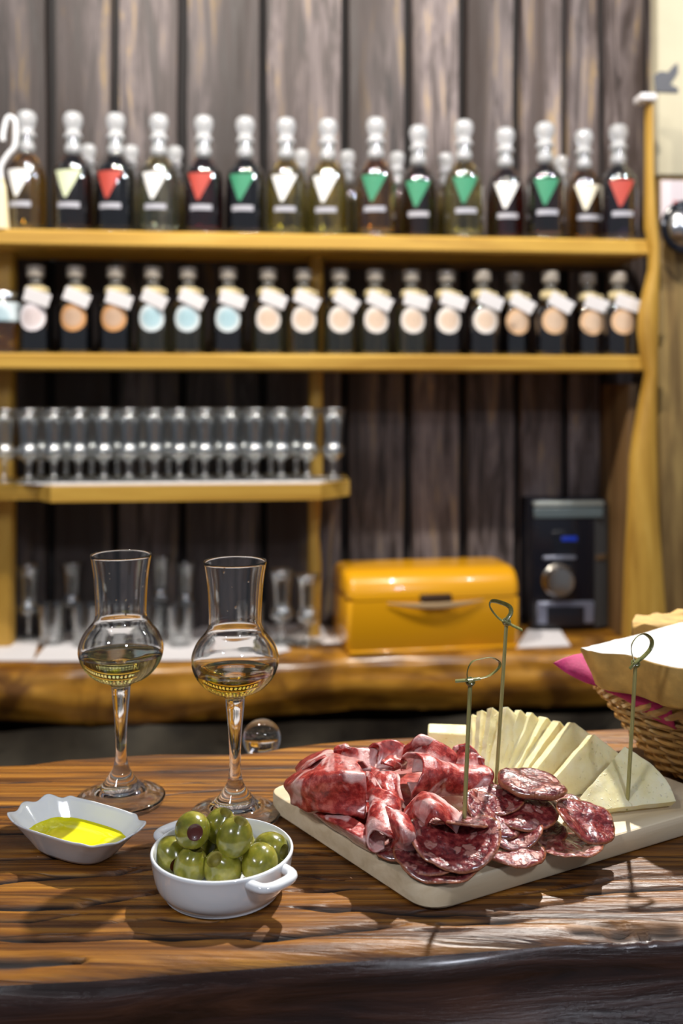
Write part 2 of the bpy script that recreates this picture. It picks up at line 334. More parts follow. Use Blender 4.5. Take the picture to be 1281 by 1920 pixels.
def olive_mat():
    m, nt, b = newmat('olive'); v = coords(nt)
    t = N(nt, 'ShaderNodeTexNoise', i_Scale=140.0, i_Detail=5.0); nt.links.new(v, t.inputs['Vector'])
    c = ramp(nt, [(0.32, (0.115, 0.118, 0.009)), (0.52, (0.21, 0.200, 0.018)), (0.70, (0.33, 0.30, 0.05))], t.outputs[0]).outputs[0]
    nt.links.new(c, b.inputs['Base Color']); b.inputs['Roughness'].default_value = 0.22
    b.inputs['Subsurface Weight'].default_value = 0.2; b.inputs['Subsurface Scale'].default_value = 0.003
    b.inputs['Coat Weight'].default_value = 0.5; b.inputs['Coat Roughness'].default_value = 0.1; bump(nt, b, t.outputs[0], 0.25, 0.0008); return m
M['olive'] = olive_mat(); M['olive_cut'] = plain('olive_cut', (0.26, 0.22, 0.030), 0.5, nz=(300, 0.6, 0.3)); M['pimento'] = plain('pimento', (0.075, 0.010, 0.005), 0.3, coat=0.4)
M['oil'] = plain('oil', (0.72, 0.68, 0.008), 0.04, coat=0.3)
M['bamboo'] = wood('bamboo', [(0.3, (0.22, 0.20, 0.06)), (0.6, (0.40, 0.37, 0.14)), (0.8, (0.55, 0.50, 0.24))], (600, 600, 30), (0.4, 0.5), 0.1)
M['bamboo_skin'] = plain('bamboo_skin', (0.20, 0.20, 0.055), 0.3, coat=0.3, nz=(400, 0.5, 0.1))
M['wicker'] = plain('wicker', (0.50, 0.27, 0.075), 0.35, coat=0.3, nz=(120, 0.5, 0.2))
M['crumb'] = plain('crumb', (0.66, 0.67, 0.64), 0.85, nz=(220, 0.82, 0.8)); M['crust'] = plain('crust', (0.52, 0.31, 0.075), 0.75, nz=(90, 0.62, 0.8))
M['napkin'] = plain('napkin', (0.44, 0.014, 0.12), 0.75, nz=(500, 0.8, 0.2))
# ================================================================== THE SETTING
solo('floor', box(-1.9, 1.9, -1.2, 2.6, -1.14, -1.10), M['brownwood'], 'dark wooden floor behind the bar', 'floor', kind='structure')
ZC_ = -0.212; WD = 0.21                                    # wall is this far behind the shelf front
wall = tag(link('wall_back', mesh(*box(-1.7, 1.5, WD+0.022, WD+0.06, -1.10, 1.75), M['dark'], smooth=False), None, SO, (0, 0, YAW)), 'back wall of dark weathered vertical planks', 'wall', kind='structure')
edges = [-1150, -1010, -880, -740, -610, -480, -345, -230, -120, -15, 95, 215, 342, 494, 646, 765, 868, 970, 1060, 1130, 1215, 1320, 1420, 1530, 1650, 1760, 1880]
us = [US(e, 100, WD)[0] for e in edges]
for a, b in zip(us, us[1:]):
    g = 0.0068; w = b-a-2*g; pr = random.uniform(0, 0.006); n = 16; Vv = []
    for k in range(n+1):
        z = -1.098 + k/n*2.84
        l = a+g+noise.noise(Vector((a*31, z*3, 0)))*0.0035; r = b-g+noise.noise(Vector((b*17, z*3, 5)))*0.0035
        Vv += [(l, WD+0.02, z), (l+0.003, WD-pr, z), (r-0.003, WD-pr, z), (r, WD+0.02, z)]
    Fp = [(k*4+j, k*4+j+1, k*4+5+j, k*4+4+j) for k in range(n) for j in range(3)] + [(3, 2, 1, 0), (n*4, n*4+1, n*4+2, n*4+3)]
    link('plank', mesh(Vv, Fp, M['plank'], sharp=30), wall)
# right-hand part of the wall beyond the shelf post
wr = thing('wall_right', 'brown board wall with a cream panel right of the shelf post', 'wall', SO, YAW, kind='structure')
uR = US(1236, 700, 0.05)[0]
for k in range(5):
    x0 = uR + k*0.105; ztop = US(1250, 330, 0.05)[1] if k < 5 else 1.7
    V, Fc = bevbox(x0+0.001, x0+0.103, 0.05, 0.08, ZC_+0.001, ztop-0.002, 0.004, 1); link('plank', mesh(V, Fc, M['tanwood']), wr)
V, Fc = bevbox(uR-0.006, uR+0.53, 0.045, 0.08, ztop, 1.72, 0.003, 1); pan = link('plaster_panel', mesh(V, Fc, M['plaster']), wr); tag(pan, 'cream plaster panel')
# dark painted silhouette on the cream panel
def flat_poly(pts, d, th, mat, name, parent):
    P = [US(x, y, d) for x, y in pts]; n = len(P)
    V = [(u, d-th, z) for u, z in P] + [(u, d, z) for u, z in P]
    return link(name, mesh(V, [tuple(range(n)), tuple(range(2*n-1, n-1, -1))] + [(i, n+i, n+(i+1) % n, (i+1) % n) for i in range(n)], mat, smooth=False), parent)
flat_poly([(1229, 172), (1226, 142), (1238, 134), (1252, 136), (1262, 124), (1270, 118), (1271, 136), (1262, 150), (1256, 158), (1272, 166), (1270, 174), (1250, 173)], 0.0445, 0.002, plain('silhouette', (0.10, 0.10, 0.11), 0.6), 'silhouette', wr)
# ---------------------------------------------------------------- back counter with live edge
def slab(xs, yf, yb, zt, th, rad, ny, seed, amp, cracks=None, top_amp=0.0, bulge=lambda x: 0.006):
    """thick live-edge board; yf/yb give front and back edge at x"""
    prof = []                                    # (kind, t)
    V = []; ATT = []; nx = len(xs)
    nb = 7; nf = 12
    npr = 3 + nb + ny + nb + nf
    for x in xs:
        f = yf(x); b = yb(x); col = []
        col.append((b-rad*0.3, zt-th)); col.append((b, zt-th*0.6)); col.append((b, zt-rad*1.2))
        for k in range(nb): a = k/(nb-1)*PI/2; col.append((b-rad+rad*math.cos(a), zt-rad+rad*math.sin(a)))
        for k in range(ny): col.append((b-rad + (f+rad-(b-rad))*(k+1)/(ny+1), zt))
        for k in range(nb): a = PI/2+k/(nb-1)*PI/2; col.append((f+rad+rad*math.cos(a), zt-rad+rad*math.sin(a)))
        for k in range(nf):
            t = (k+1)/nf; col.append((f - bulge(x)*math.sin(min(max(t-0.10, 0)*1.6, 1)*PI) + 0.02*t*t, zt-rad-(th-rad)*t))
        for j, (y, z) in enumerate(col):
            p = Vector((x, y, z)); c = 0.0
            nn = noise.noise(Vector((x*5, y*8, z*14+seed)))*amp + noise.noise(Vector((x*14, y*30, z*40+seed)))*amp*0.35
            on_top = 3+nb//2 <= j < 3+nb+ny+nb//2+1
            if on_top:
                dz = noise.noise(Vector((x*6, y*40, seed)))*top_amp
                if cracks:
                    for cx, cy, cw, cd in cracks:
                        if cx[0] < x < cx[-1]:
                            yc = float(np.interp(x, cx, cy)) + noise.noise(Vector((x*35, cy[0]*50, 1)))*0.0018 + noise.noise(Vector((x*120, cy[0]*50, 1)))*0.0006
                            tp = min(1, (x-cx[0])/0.02, (cx[-1]-x)/0.02); w = 2.3*cw*max(tp, 0.15)*(0.95+0.7*noise.noise(Vector((x*40, cy[0]*9, 7))))
                            q = math.exp(-((y-yc)/max(w, 2e-4))**2); dz -= q*cd; c = max(c, math.exp(-((y-yc)/max(0.8*w, 2e-4))**4))
                p.z += dz
            else:
                p.y += nn; p.z += 0
            V.append(p); ATT.append(c)
    Fc = []
    for i in range(nx-1):
        for j in range(npr-1): Fc.append((i*npr+j, i*npr+j+1, (i+1)*npr+j+1, (i+1)*npr+j))
        Fc.append((i*npr+npr-1, i*npr, (i+1)*npr, (i+1)*npr+npr-1))
    Fc.append(tuple(range(npr))[::-1]); Fc.append(tuple((nx-1)*npr+j for j in range(npr)))
    return V, Fc, ATT
ZC = -0.212
cpx = [(-300, 1258), (0, 1247), (120, 1252), (260, 1250), (420, 1244), (540, 1237), (650, 1229), (800, 1227), (970, 1225), (1130, 1222), (1281, 1218), (1500, 1212)]
cw_ = [W(x, y, ZC) for x, y in cpx]
cfx = [p.x for p in cw_]; cfy = [p.y - 0.006 for p in cw_]
bc = thing('back_counter', 'rustic back counter with thick orange-brown live-edge worktop', 'counter', (0, 1.85, -1.10))
xs = np.linspace(-1.15, 1.15, 160)
V, Fc, _ = slab(xs, lambda x: float(np.interp(x, cfx, cfy)), lambda x: 1.85 + math.tan(YAW)*x + WD - 0.012, ZC, 0.105, 0.022, 10, 3.0, 0.010)
o = link('worktop', mesh([v-Vector((0, 1.85, -1.10)) for v in V], Fc, M['counter'], sharp=70), bc)
# rough stone base under the worktop
V = []; n1, n2 = 60, 22
for i in range(n1+1):
    x = -1.1+2.2*i/n1
    for j in range(n2+1):
        z = -1.10+j/n2*0.782; d = noise.noise(Vector((x*9, z*12, 0)))*0.03+noise.noise(Vector((x*24, z*30, 4)))*0.012
        V.append((x, -0.06+math.tan(YAW)*x+d, z+1.10))
base_F = grid_faces(n1+1, n2+1); nb_ = len(V)
V += [(-1.1, 0.14-0.097, 0), (1.1, 0.14+0.096, 0), (1.1, 0.14+0.096, 0.782), (-1.1, 0.14-0.097, 0.782)]
base_F += [(nb_, nb_+1, nb_+2, nb_+3)]
link('stone_base', mesh(V, base_F, M['stone'], sharp=180), bc)
# ---------------------------------------------------------------- shelf unit
su = thing('shelf_unit', 'yellow pine wall shelf unit with three shelves and rough posts', 'shelf', (SO.x, SO.y, ZC), YAW)
def su_part(name, g, mat, **kw):
    return link(name, mesh([Vector((v[0], v[1], v[2]-ZC)) for v in g[0]], g[1], mat, **kw), su)
def board_shelf(x0, y0, x1, y1, d0, d1, th, name='shelf'):
    u0, z0 = US(x0, y0, d0); u1, z1 = US(x1, y1, d0); n = 30; V = []; sec = []
    for k in range(n+1):
        t = k/n; u = u0+(u1-u0)*t; z = z0+(z1-z0)*t; j = noise.noise(Vector((u*7, z0*20, 0)))*0.003
        c = 0.004; V += [(u, d0+c+j, z), (u, d0+j, z-c), (u, d0+j, z-th+c), (u, d0+c+j, z-th), (u, d1, z-th), (u, d1, z)]
    Fc = [(k*6+j, k*6+(j+1) % 6, k*6+6+(j+1) % 6, k*6+6+j) for k in range(n) for j in range(6)] + [tuple(range(6))[::-1], tuple(n*6+j for j in range(6))]
    su_part(name, (V, Fc), M['pine'], sharp=30)
    return lambda u: z0+(z1-z0)*(u-u0)/(u1-u0)
zt1 = board_shelf(-120, 426, 1216, 449, 0.0, WD-0.008, 0.030)
zt2 = board_shelf(-120, 661, 1204, 667, 0.0, WD-0.008, 0.030)
# glass shelf with slanted corner
d3 = -0.03
zg = (US(90, 910, d3)[1] + US(600, 911, d3)[1])/2
pts = [(US(-150, 908, d3+0.05)[0], d3+0.045), (US(70, 908, d3+0.05)[0], d3+0.045), (US(95, 908, d3)[0], d3), (US(602, 908, d3)[0], d3), (US(655, 905, d3+0.08)[0], d3+0.07), (US(655, 905, d3+0.08)[0]+0.004, WD-0.008), (US(-150, 908, d3+0.05)[0], WD-0.008)]
su_part('shelf', prism(pts, zg-0.028, zg), M['pine'], smooth=False)
zg3 = lambda u: zg
def post(lx, rx, d0, d1, zlo, zhi, name, mat, ppy=None):
    """upright with uneven edges: lists of (px,py) for both edges"""
    n = 26; V = []
    L = [US(x, y, d0) for x, y in lx]; R = [US(x, y, d0) for x, y in rx]
    Lz = [p[1] for p in L][::-1]; Lu = [p[0] for p in L][::-1]; Rz = [p[1] for p in R][::-1]; Ru = [p[0] for p in R][::-1]
    for k in range(n+1):
        z = zlo+(zhi-zlo)*k/n; l = float(np.interp(z, Lz, Lu)); r = float(np.interp(z, Rz, Ru)); c = min(0.006, (r-l)*0.25)
        V += [(l, d1, z), (l, d0+c, z), (l+c, d0, z), (r-c, d0, z), (r, d0+c, z), (r, d1, z)]
    Fc = [(k*6+j, k*6+(j+1) % 6, k*6+6+(j+1) % 6, k*6+6+j) for k in range(n) for j in range(6)] + [tuple(range(6))[::-1], tuple(n*6+j for j in range(6))]
    return su_part(name, (V, Fc), mat, sharp=50)
zc0 = ZC+0.001
post([(1219, 180), (1219, 330), (1217, 445), (1230, 470), (1222, 520), (1207, 570), (1204, 640), (1218, 700), (1206, 760), (1190, 850), (1186, 960), (1180, 1060), (1176, 1200)],
     [(1226, 180), (1228, 330), (1238, 445), (1240, 560), (1236, 700), (1236, 850), (1238, 960), (1248, 1100), (1256, 1200)], -0.030, -0.004, zc0, US(1215, 184, -0.030)[1], 'post', M['pine_v'])
post([(1180, 700), (1176, 900), (1172, 1200)], [(1200, 700), (1192, 900), (1186, 1200)], 0.046, WD-0.008, zc0, US(1190, 720, 0.04)[1], 'side_panel', M['brownwood'])
post([(-30, 430), (-30, 1200)], [(24, 430), (22, 700), (20, 1200)], 0.09, 0.13, zc0, US(0, 462, 0.09)[1], 'post', M['pine_v'])
post([(582, 480), (580, 1000), (578, 1200)], [(607, 480), (606, 900), (598, 1000), (604, 1060), (600, 1200)], 0.10, 0.14, zc0, US(600, 470, 0.10)[1], 'post', M['pine_v'])
u0, z0 = US(612, 480, 0.17); u1, _ = US(1185, 480, 0.17)
su_part('batten', bevbox(u0, u1, 0.165, WD-0.008, z0-0.022, z0-0.002, 0.003, 1), M['brownwood'])
u0, z0 = US(1214, 182, -0.030); su_part('post_cap', bevbox(u0-0.016, u0+0.016, -0.040, 0.0, z0-0.008, z0+0.006, 0.004, 2), M['paper'])
# white paper liner on the glass shelf
V, Fc = prism([(US(30, 905, 0.02)[0], 0.022), (US(98, 905, d3)[0], d3+0.012), (US(600, 905, d3)[0], d3+0.012), (US(640, 905, d3+0.06)[0], d3+0.075), (US(640, 905, d3+0.06)[0], 0.097), (US(30, 905, 0.02)[0], 0.097)], zg+0.0005, zg+0.004)
lc = SP(0, 0.05, zg)
tag(link('shelf_liner', mesh([Vector(v)-Vector((0, 0.05, zg)) for v in V], Fc, M['paper'], smooth=False), None, lc, (0, 0, YAW)), 'white paper liner under the stemmed glasses on the short shelf', 'paper')
ORD = ['first', 'second', 'third', 'fourth', 'fifth', 'sixth', 'seventh', 'eighth', 'ninth', 'tenth', 'eleventh', 'twelfth', 'thirteenth', 'fourteenth', 'fifteenth', 'sixteenth', 'seventeenth', 'eighteenth']
# ================================================================== BOTTLES
def cyl_patch(r, rows):
    """rows: (z, half-width left arc, right arc)"""
    V = []; m = 10
    for z, a, b in rows:
        for k in range(m+1):
            s = (a+(b-a)*k/m)/r; V.append((r*math.sin(s), -r*math.cos(s), z))
    return V, grid_faces(len(rows), m+1)
LIQ = {}
def liquid(col, rough=0.02, tw=1.0):
    k = tuple(col)
    if k not in LIQ:
        m = clear_glass('liquor', col, rough, 1.36); m.node_tree.nodes['Principled BSDF'].inputs['Transmission Weight'].default_value = tw; LIQ[k] = m
    return LIQ[k]
LAB = {}
def labelmat(col):
    if col not in LAB: LAB[col] = plain('label_paper', col, 0.55)
    return LAB[col]
me_cache = {}
def cmesh(key, fn, mat, **kw):
    k = (key, mat.name)
    if k not in me_cache:
        V, Fc = fn(); me_cache[k] = mesh(V, Fc, mat, **kw)
    return me_cache[k]
B1_out = smooth_prof([(0, 0), (0.034, 0), (0.0370, 0.004), (0.0378, 0.02), (0.0378, 0.085), (0.0370, 0.105), (0.033, 0.125), (0.022, 0.140), (0.0145, 0.150), (0.0135, 0.160), (0.0135, 0.178)], 4)
B1_liq = smooth_prof([(0, 0.012), (0.030, 0.012), (0.0350, 0.016), (0.0362, 0.03), (0.0362, 0.085), (0.0354, 0.104), (0.031, 0.123), (0.021, 0.137), (0.013, 0.146), (0, 0.1465)], 4)
B1_stop = smooth_prof([(0, 0.165), (0.0115, 0.165), (0.0115, 0.178), (0.0165, 0.1785), (0.0175, 0.183), (0.0145, 0.188), (0.0125, 0.193), (0.0155, 0.199), (0.0185, 0.208), (0.018, 0.218), (0.0125, 0.226), (0, 0.228)], 4)
def spirit_bottle(px, py, d, liq, lab, label, group, rot=0.0, scale=1.0, lw=0.05, capcol=None):
    u, _ = US(px, py, d); z = zt1(u)
    t = thing('liqueur_bottle', label, 'bottle', SP(u, d, z+0.0005), YAW+rot, group); t.scale = (scale,)*3
    link('glass_body', cmesh('b1', lambda: lathe(B1_out, 28), M['bottle_glass']), t)
    link('liquor', cmesh('b1l', lambda: lathe(B1_liq, 28), liq), t)
    s = link('stopper', cmesh('b1s', lambda: lathe(B1_stop, 20), M['stopper']), t)
    link('neck_ring', cmesh('b1n', lambda: lathe([(0.0137, 0.152), (0.0155, 0.155), (0.0155, 0.163), (0.0137, 0.166)], 20), M['stopper']), t)
    if lab:
        h = 0.05; z1 = 0.112; r = 0.0384
        rows = [(z1-h*(1-k/6), -0.006-(0.019)*(k/6)-0.002, -0.004+(0.027)*(k/6)) for k in range(7)]
        link('label', cmesh('b1t', lambda: cyl_patch(r, [(a, b-0.003, c-0.002) for a, b, c in rows]), labelmat(lab)), t)
        link('name_strip', cmesh('b1p', lambda: cyl_patch(r, [(0.043, -0.024, 0.018), (0.053, -0.024, 0.018)]), labelmat((0.42, 0.42, 0.47))), t)
    return t
AMB = (0.90, 0.58, 0.10); BLK = (0.020, 0.012, 0.024); OLV = (0.88, 0.78, 0.26); PAL = (0.88, 0.90, 0.72); DBR = (0.16, 0.06, 0.03); DRD = (0.16, 0.012, 0.018); DAM = (0.70, 0.36, 0.06); PUR = (0.09, 0.04, 0.10)
WHT = (0.86, 0.86, 0.84); RED = (0.46, 0.06, 0.04); GRN = (0.04, 0.25, 0.13); PGR = (0.66, 0.72, 0.48); CRM = (0.84, 0.78, 0.62)
row1 = [(50, AMB, WHT, 'amber', 'white'), (137, DBR, PGR, 'dark brown', 'pale green'), (217, BLK, RED, 'black', 'red'), (298, PAL, WHT, 'pale greenish', 'white'), (382, DRD, RED, 'dark red', 'red'),
        (460, BLK, GRN, 'black', 'green'), (537, OLV, WHT, 'olive yellow', 'white'), (615, OLV, WHT, 'olive yellow', 'white'), (705, DAM, GRN, 'dark amber', 'green'), (785, DBR, GRN, 'dark brown', 'green'),
        (870, OLV, GRN, 'olive yellow', 'green'), (948, DRD, WHT, 'dark red', 'white'), (1022, DBR, GRN, 'dark brown', 'green'), (1095, DAM, CRM, 'amber brown', 'cream'), (1160, PUR, RED, 'dark purple', 'red')]
for i, (px, lq, lb, ln, bn) in enumerate(row1):
    spirit_bottle(px, 420, 0.055 if i < 8 else (0.036, 0.082)[i % 2], liquid(lq), lb, f'{ln} liqueur bottle with {bn} triangular label, {ORD[i]} from left on top shelf', 'front row of bottles on the top shelf', rot=random.uniform(-0.12, 0.05), capcol=RED if i in (2, 4, 14) else (GRN if i in (5, 9, 8) else None))
for px, nm in ((166, 'second and third'), (246, 'third and fourth'), (328, 'fourth and fifth'), (566, 'seventh and eighth'), (652, 'eighth and ninth'), (745, 'ninth and tenth'), (836, 'tenth and eleventh'), (1052, 'thirteenth and fourteenth')):
    u = US(px, 270, 0.15)[0]
    t = spirit_bottle(px, 270, 0.150, liquid(DAM if px % 2 else OLV), None, f'shorter glass-stoppered bottle in the back, seen between the {nm} front bottles', 'back row of bottles on the top shelf', scale=0.84)
B2_out = smooth_prof([(0, 0), (0.028, 0), (0.0315, 0.003), (0.032, 0.015), (0.032, 0.082), (0.029, 0.095), (0.019, 0.105), (0.0125, 0.112), (0.0115, 0.125), (0.0135, 0.128), (0.0135, 0.140), (0.010, 0.142)], 4)
B2_liq = smooth_prof([(0, 0.006), (0.026, 0.006), (0.030, 0.010), (0.0302, 0.02), (0.0302, 0.081), (0.027, 0.093), (0.016, 0.101), (0, 0.102)], 4)
B2_stop = smooth_prof([(0, 0.128), (0.0095, 0.130), (0.0095, 0.141), (0.0155, 0.142), (0.0165, 0.147), (0.0165, 0.158), (0.014, 0.163), (0, 0.164)], 4)
M['cork'] = plain('cork', (0.40, 0.35, 0.29), 0.5, coat=0.6, nz=(160, 0.7, 0.2)); M['twine'] = plain('twine', (0.72, 0.60, 0.34), 0.8)
def round_label(r, rad, zc):
    V = []; Fc = []; n = 20
    rings = [0.0, 0.35, 0.62, 0.8, 1.0]; rows = []
    for q in rings:
        rows.append(len(V))
        for k in range(n):
            a = 2*PI*k/n; s = q*rad*math.cos(a)/r; V.append((r*math.sin(s), -r*math.cos(s), zc+q*rad*math.sin(a)))
    for i in range(len(rings)-1):
        for k in range(n): Fc.append((rows[i]+k, rows[i]+(k+1) % n, rows[i+1]+(k+1) % n, rows[i+1]+k))
    return V, Fc
def rl_mat(rim, mid):
    k = (rim, mid)
    if k not in LAB:
        m, nt, b = newmat('round_label'); tc = N(nt, 'ShaderNodeTexCoord'); sp = N(nt, 'ShaderNodeSeparateXYZ'); nt.links.new(tc.outputs['Object'], sp.inputs[0])
        cb = N(nt, 'ShaderNodeCombineXYZ'); sub = N(nt, 'ShaderNodeMath', operation='SUBTRACT'); sub.inputs[1].default_value = 0.066
        nt.links.new(sp.outputs[2], sub.inputs[0]); nt.links.new(sp.outputs[0], cb.inputs[0]); nt.links.new(sub.outputs[0], cb.inputs[2])
        ln = N(nt, 'ShaderNodeVectorMath', operation='LENGTH'); nt.links.new(cb.outputs[0], ln.inputs[0])
        r = ramp(nt, [(0.0150, mid), (0.0195, rim)], ln.outputs[1]); nt.links.new(r.outputs[0], b.inputs['Base Color']); b.inputs['Roughness'].default_value = 0.6; LAB[k] = m
    return LAB[k]
def tag_geo():
    g = G(); g.add(*bevbox(-0.024, 0.024, -0.0006, 0.0006, -0.0125, 0.0125, 0.0005, 1)); return g
def tagged_bottle(px, d, liq, rim, mid, label, ti):
    u, _ = US(px, 640, d); z = zt2(u)
    t = thing('corked_bottle', label, 'bottle', SP(u, d, z+0.0005), YAW, 'tagged bottles on the middle shelf')
    link('glass_body', cmesh('b2', lambda: lathe(B2_out, 26), M['bottle_glass']), t); link('liquor', cmesh('b2l', lambda: lathe(B2_liq, 26), liq), t)
    link('stopper', cmesh('b2s', lambda: lathe(B2_stop, 18), M['cork']), t)
    def tw():
        g = G()
        for zz, rr in ((0.1125, 0.0165), (0.117, 0.0175), (0.1215, 0.0165)):
            g.add(*tube([(rr*math.cos(a*PI/9), rr*math.sin(a*PI/9), zz) for a in range(18)], 0.0032, 6, closed=True))
        g.add(*tube([(0.016, -0.008, 0.118), (0.024, -0.012, 0.119), (0.026, -0.014, 0.114), (0.018, -0.014, 0.111)], 0.002, 6)); return g
    link('twine', cmesh('b2w', tw, M['twine']), t)
    V, Fc = round_label(0.0324, 0.0255, 0.066); link('round_label', cmesh('b2r', lambda: (V, Fc), rl_mat(rim, mid)), t)
    link('paper_tag', cmesh('b2t', tag_geo, M['paper']), t, (0.008+random.uniform(-0.003, 0.003), -0.0355, 0.1005+random.uniform(-0.002, 0.002)), (0.10, ti, random.uniform(-0.1, 0.15)))
PK = ((0.86, 0.80, 0.82), (0.68, 0.58, 0.57)); ORG = ((0.66, 0.33, 0.12), (0.56, 0.38, 0.26)); BLU = ((0.74, 0.82, 0.84), (0.42, 0.62, 0.68)); PCH = ((0.86, 0.80, 0.74), (0.74, 0.56, 0.42)); ORP = ((0.72, 0.46, 0.26), (0.66, 0.48, 0.34))
CLR = (0.75, 0.68, 0.36); row2 = [(67, BLK, PK, 'pinkish white'), (142, BLK, ORG, 'orange'), (217, BLK, ORG, 'orange'), (287, CLR, BLU, 'pale blue'), (353, CLR, BLU, 'pale blue'), (428, DBR, BLU, 'pale blue'), (503, CLR, PCH, 'white and peach'), (569, CLR, PCH, 'white and peach'),
    (637, CLR, PCH, 'white and peach'), (703, CLR, PCH, 'white and peach'), (771, CLR, PCH, 'white and peach'), (837, DBR, PCH, 'white and peach'), (905, DBR, PCH, 'white and peach'), (965, BLK, ORP, 'tan orange'), (1032, DBR, ORP, 'tan orange'), (1102, DBR, ORP, 'tan orange'), (1160, DBR, ORP, 'tan orange')]
for i, (px, lq, (rm, md), nm) in enumerate(row2):
    tagged_bottle(px, 0.050 if i < 12 else (0.042, 0.070)[i % 2], liquid(lq), rm, md, f'small tagged bottle with {nm} round label, {ORD[i]} from left on middle shelf', 0.35+random.uniform(-0.12, 0.18))
# jar with blue-white label at the left end of the middle shelf
u = US(2, 640, 0.03)[0]; t = thing('preserve_jar', 'jar with blue and white label at far left end of middle shelf', 'jar', SP(u, 0.045, zt2(u)+0.0005), YAW)
link('glass_body', mesh(*lathe(smooth_prof([(0, 0), (0.028, 0), (0.03, 0.004), (0.03, 0.085), (0.025, 0.098), (0.024, 0.105)], 3), 24), M['bottle_glass']), t)
link('contents', mesh(*lathe([(0, 0.005), (0.027, 0.005), (0.0285, 0.01), (0.0285, 0.075), (0, 0.075)], 24), liquid(AMB)), t)
link('lid', mesh(*lathe([(0, 0.113), (0.025, 0.113), (0.027, 0.110), (0.027, 0.1), (0.0245, 0.099)], 24), M['steel']), t)
link('label', mesh(*cyl_patch(0.0304, [(0.058, -0.04, 0.04), (0.093, -0.04, 0.04)]), rl_mat((0.70, 0.80, 0.84), (0.45, 0.60, 0.66))), t)
# pale curved pump-tap and cream carton at the left end of the top shelf
def pxs(px, py, d): u, z = US(px, py, d); return SP(u, d, z)
u = US(4, 420, 0.02)[0]; c0 = SP(u, 0.012, zt1(u)+0.0005)
t = thing('spouted_flask', 'cream tapered flask with a bent white spout at far left of top shelf', 'flask', c0, YAW)
link('body', mesh(*lathe(smooth_prof([(0, 0), (0.014, 0), (0.015, 0.003), (0.013, 0.03), (0.009, 0.075), (0.0055, 0.085), (0.005, 0.092), (0, 0.092)], 3), 20), plain('cream_plastic', (0.80, 0.70, 0.44), 0.4)), t)
P = crv([Vector((0.0, 0, 0.088)), Vector((-0.001, 0, 0.112)), Vector((0.012, 0, 0.135)), Vector((0.024, 0, 0.150)), Vector((0.026, 0, 0.178)), Vector((0.024, 0, 0.198)), Vector((0.012, 0, 0.203)), Vector((0.004, 0, 0.176)), Vector((0.003, 0, 0.160))], 30)
link('spout', mesh(*tube(P, 0.0048, 10), plain('white_plastic', (0.85, 0.86, 0.88), 0.3)), t)
# ================================================================== GLASSES ON THE SHELF AND COUNTER
def shell(outer, th):
    """closed glass wall from outer profile (bottom to rim) and wall thickness"""
    inner = [(max(r-th, 0.0), z) for r, z in reversed(outer)]
    return outer + inner
SG = smooth_prof([(0, 0), (0.0235, 0.0), (0.0238, 0.0025), (0.014, 0.006), (0.0055, 0.012), (0.0048, 0.024), (0.0062, 0.036), (0.014, 0.041), (0.0195, 0.050), (0.0190, 0.060), (0.0150, 0.068), (0.0150, 0.082), (0.0172, 0.110), (0.0225, 0.134)], 4)
SGi = [(0.0217, 0.134)] + smooth_prof([(0.0164, 0.110), (0.0141, 0.082), (0.0141, 0.069), (0.0178, 0.060), (0.0183, 0.051), (0.012, 0.044), (0, 0.042)], 4)
def tulip(loc, label, group, sc=1.0, rz=0):
    o = link('tulip_glass', cmesh('sg', lambda: lathe(SG+SGi, 28), M['shelf_glass'], sharp=180), None, loc, (0, 0, rz)); o.scale = (sc*1.1, sc*1.1, sc)
    return tag(o, label, 'glass', group)
gx = [8, 54, 101, 148, 195, 242, 290, 337, 384, 431, 478, 527, 577, 625]
for i, px in enumerate(gx):
    d = 0.02; u = US(px, 890, d)[0]
    tulip(SP(u, d, zg+0.0045), f'stemmed tulip glass, {ORD[i]} from left in front row on short shelf', 'front row of tulip glasses on the short shelf')
for i in range(11):
    d = 0.072; u = US(76+i*48, 880, d)[0]
    tulip(SP(u, d, zg+0.0045), f'stemmed tulip glass, {ORD[i]} from left in back row on short shelf', 'back row of tulip glasses on the short shelf')
TB = smooth_prof([(0, 0), (0.021, 0), (0.0225, 0.002), (0.0245, 0.03), (0.027, 0.075)], 4)
TBi = smooth_prof([(0.0260, 0.075), (0.0235, 0.03), (0.0215, 0.010), (0, 0.009)], 4)
# paper sheets on the counter
def paper(px, label, z):
    P = [W(x, y, ZC) for x, y in px]; V = []
    g = prism([(p.x, p.y) for p in P], ZC+0.0008+z, ZC+0.0022+z); solo('paper_sheet', g, M['paper'], label, 'paper', 'white papers on the back counter', smooth=False)
paper([(-120, 1240), (62, 1240), (75, 1196), (-80, 1190)], 'white paper at the left end of back counter under tulip glass', 0)
paper([(62, 1243), (470, 1240), (545, 1222), (470, 1172), (120, 1172)], 'large white paper under the tumblers on back counter', 0.0016)
paper([(520, 1214), (640, 1211), (622, 1180), (560, 1172), (490, 1172)], 'white paper beside yellow bread box under two tulip glasses', 0.0036)
paper([(968, 1216), (1070, 1212), (1050, 1182), (990, 1182)], 'white paper between bread box and black stereo', 0)
for px, py, nm, sc in ((54, 1195, 'leftmost tulip glass on back counter', 1.06), (136, 1180, 'tulip glass standing behind tumblers left of the left filled glass', 1.02), (302, 1172, 'tulip glass just right of the left filled glass, back counter', 1.08), (350, 1176, 'tulip glass behind the right filled glass on back counter', 1.0), (528, 1204, 'left of two tulip glasses beside bread box', 1.03), (577, 1207, 'right of two tulip glasses beside bread box', 0.98)):
    p = W(px, py, ZC+0.006); tulip((p.x, p.y, ZC+0.0062), nm, 'tulip glasses on the back counter', sc)
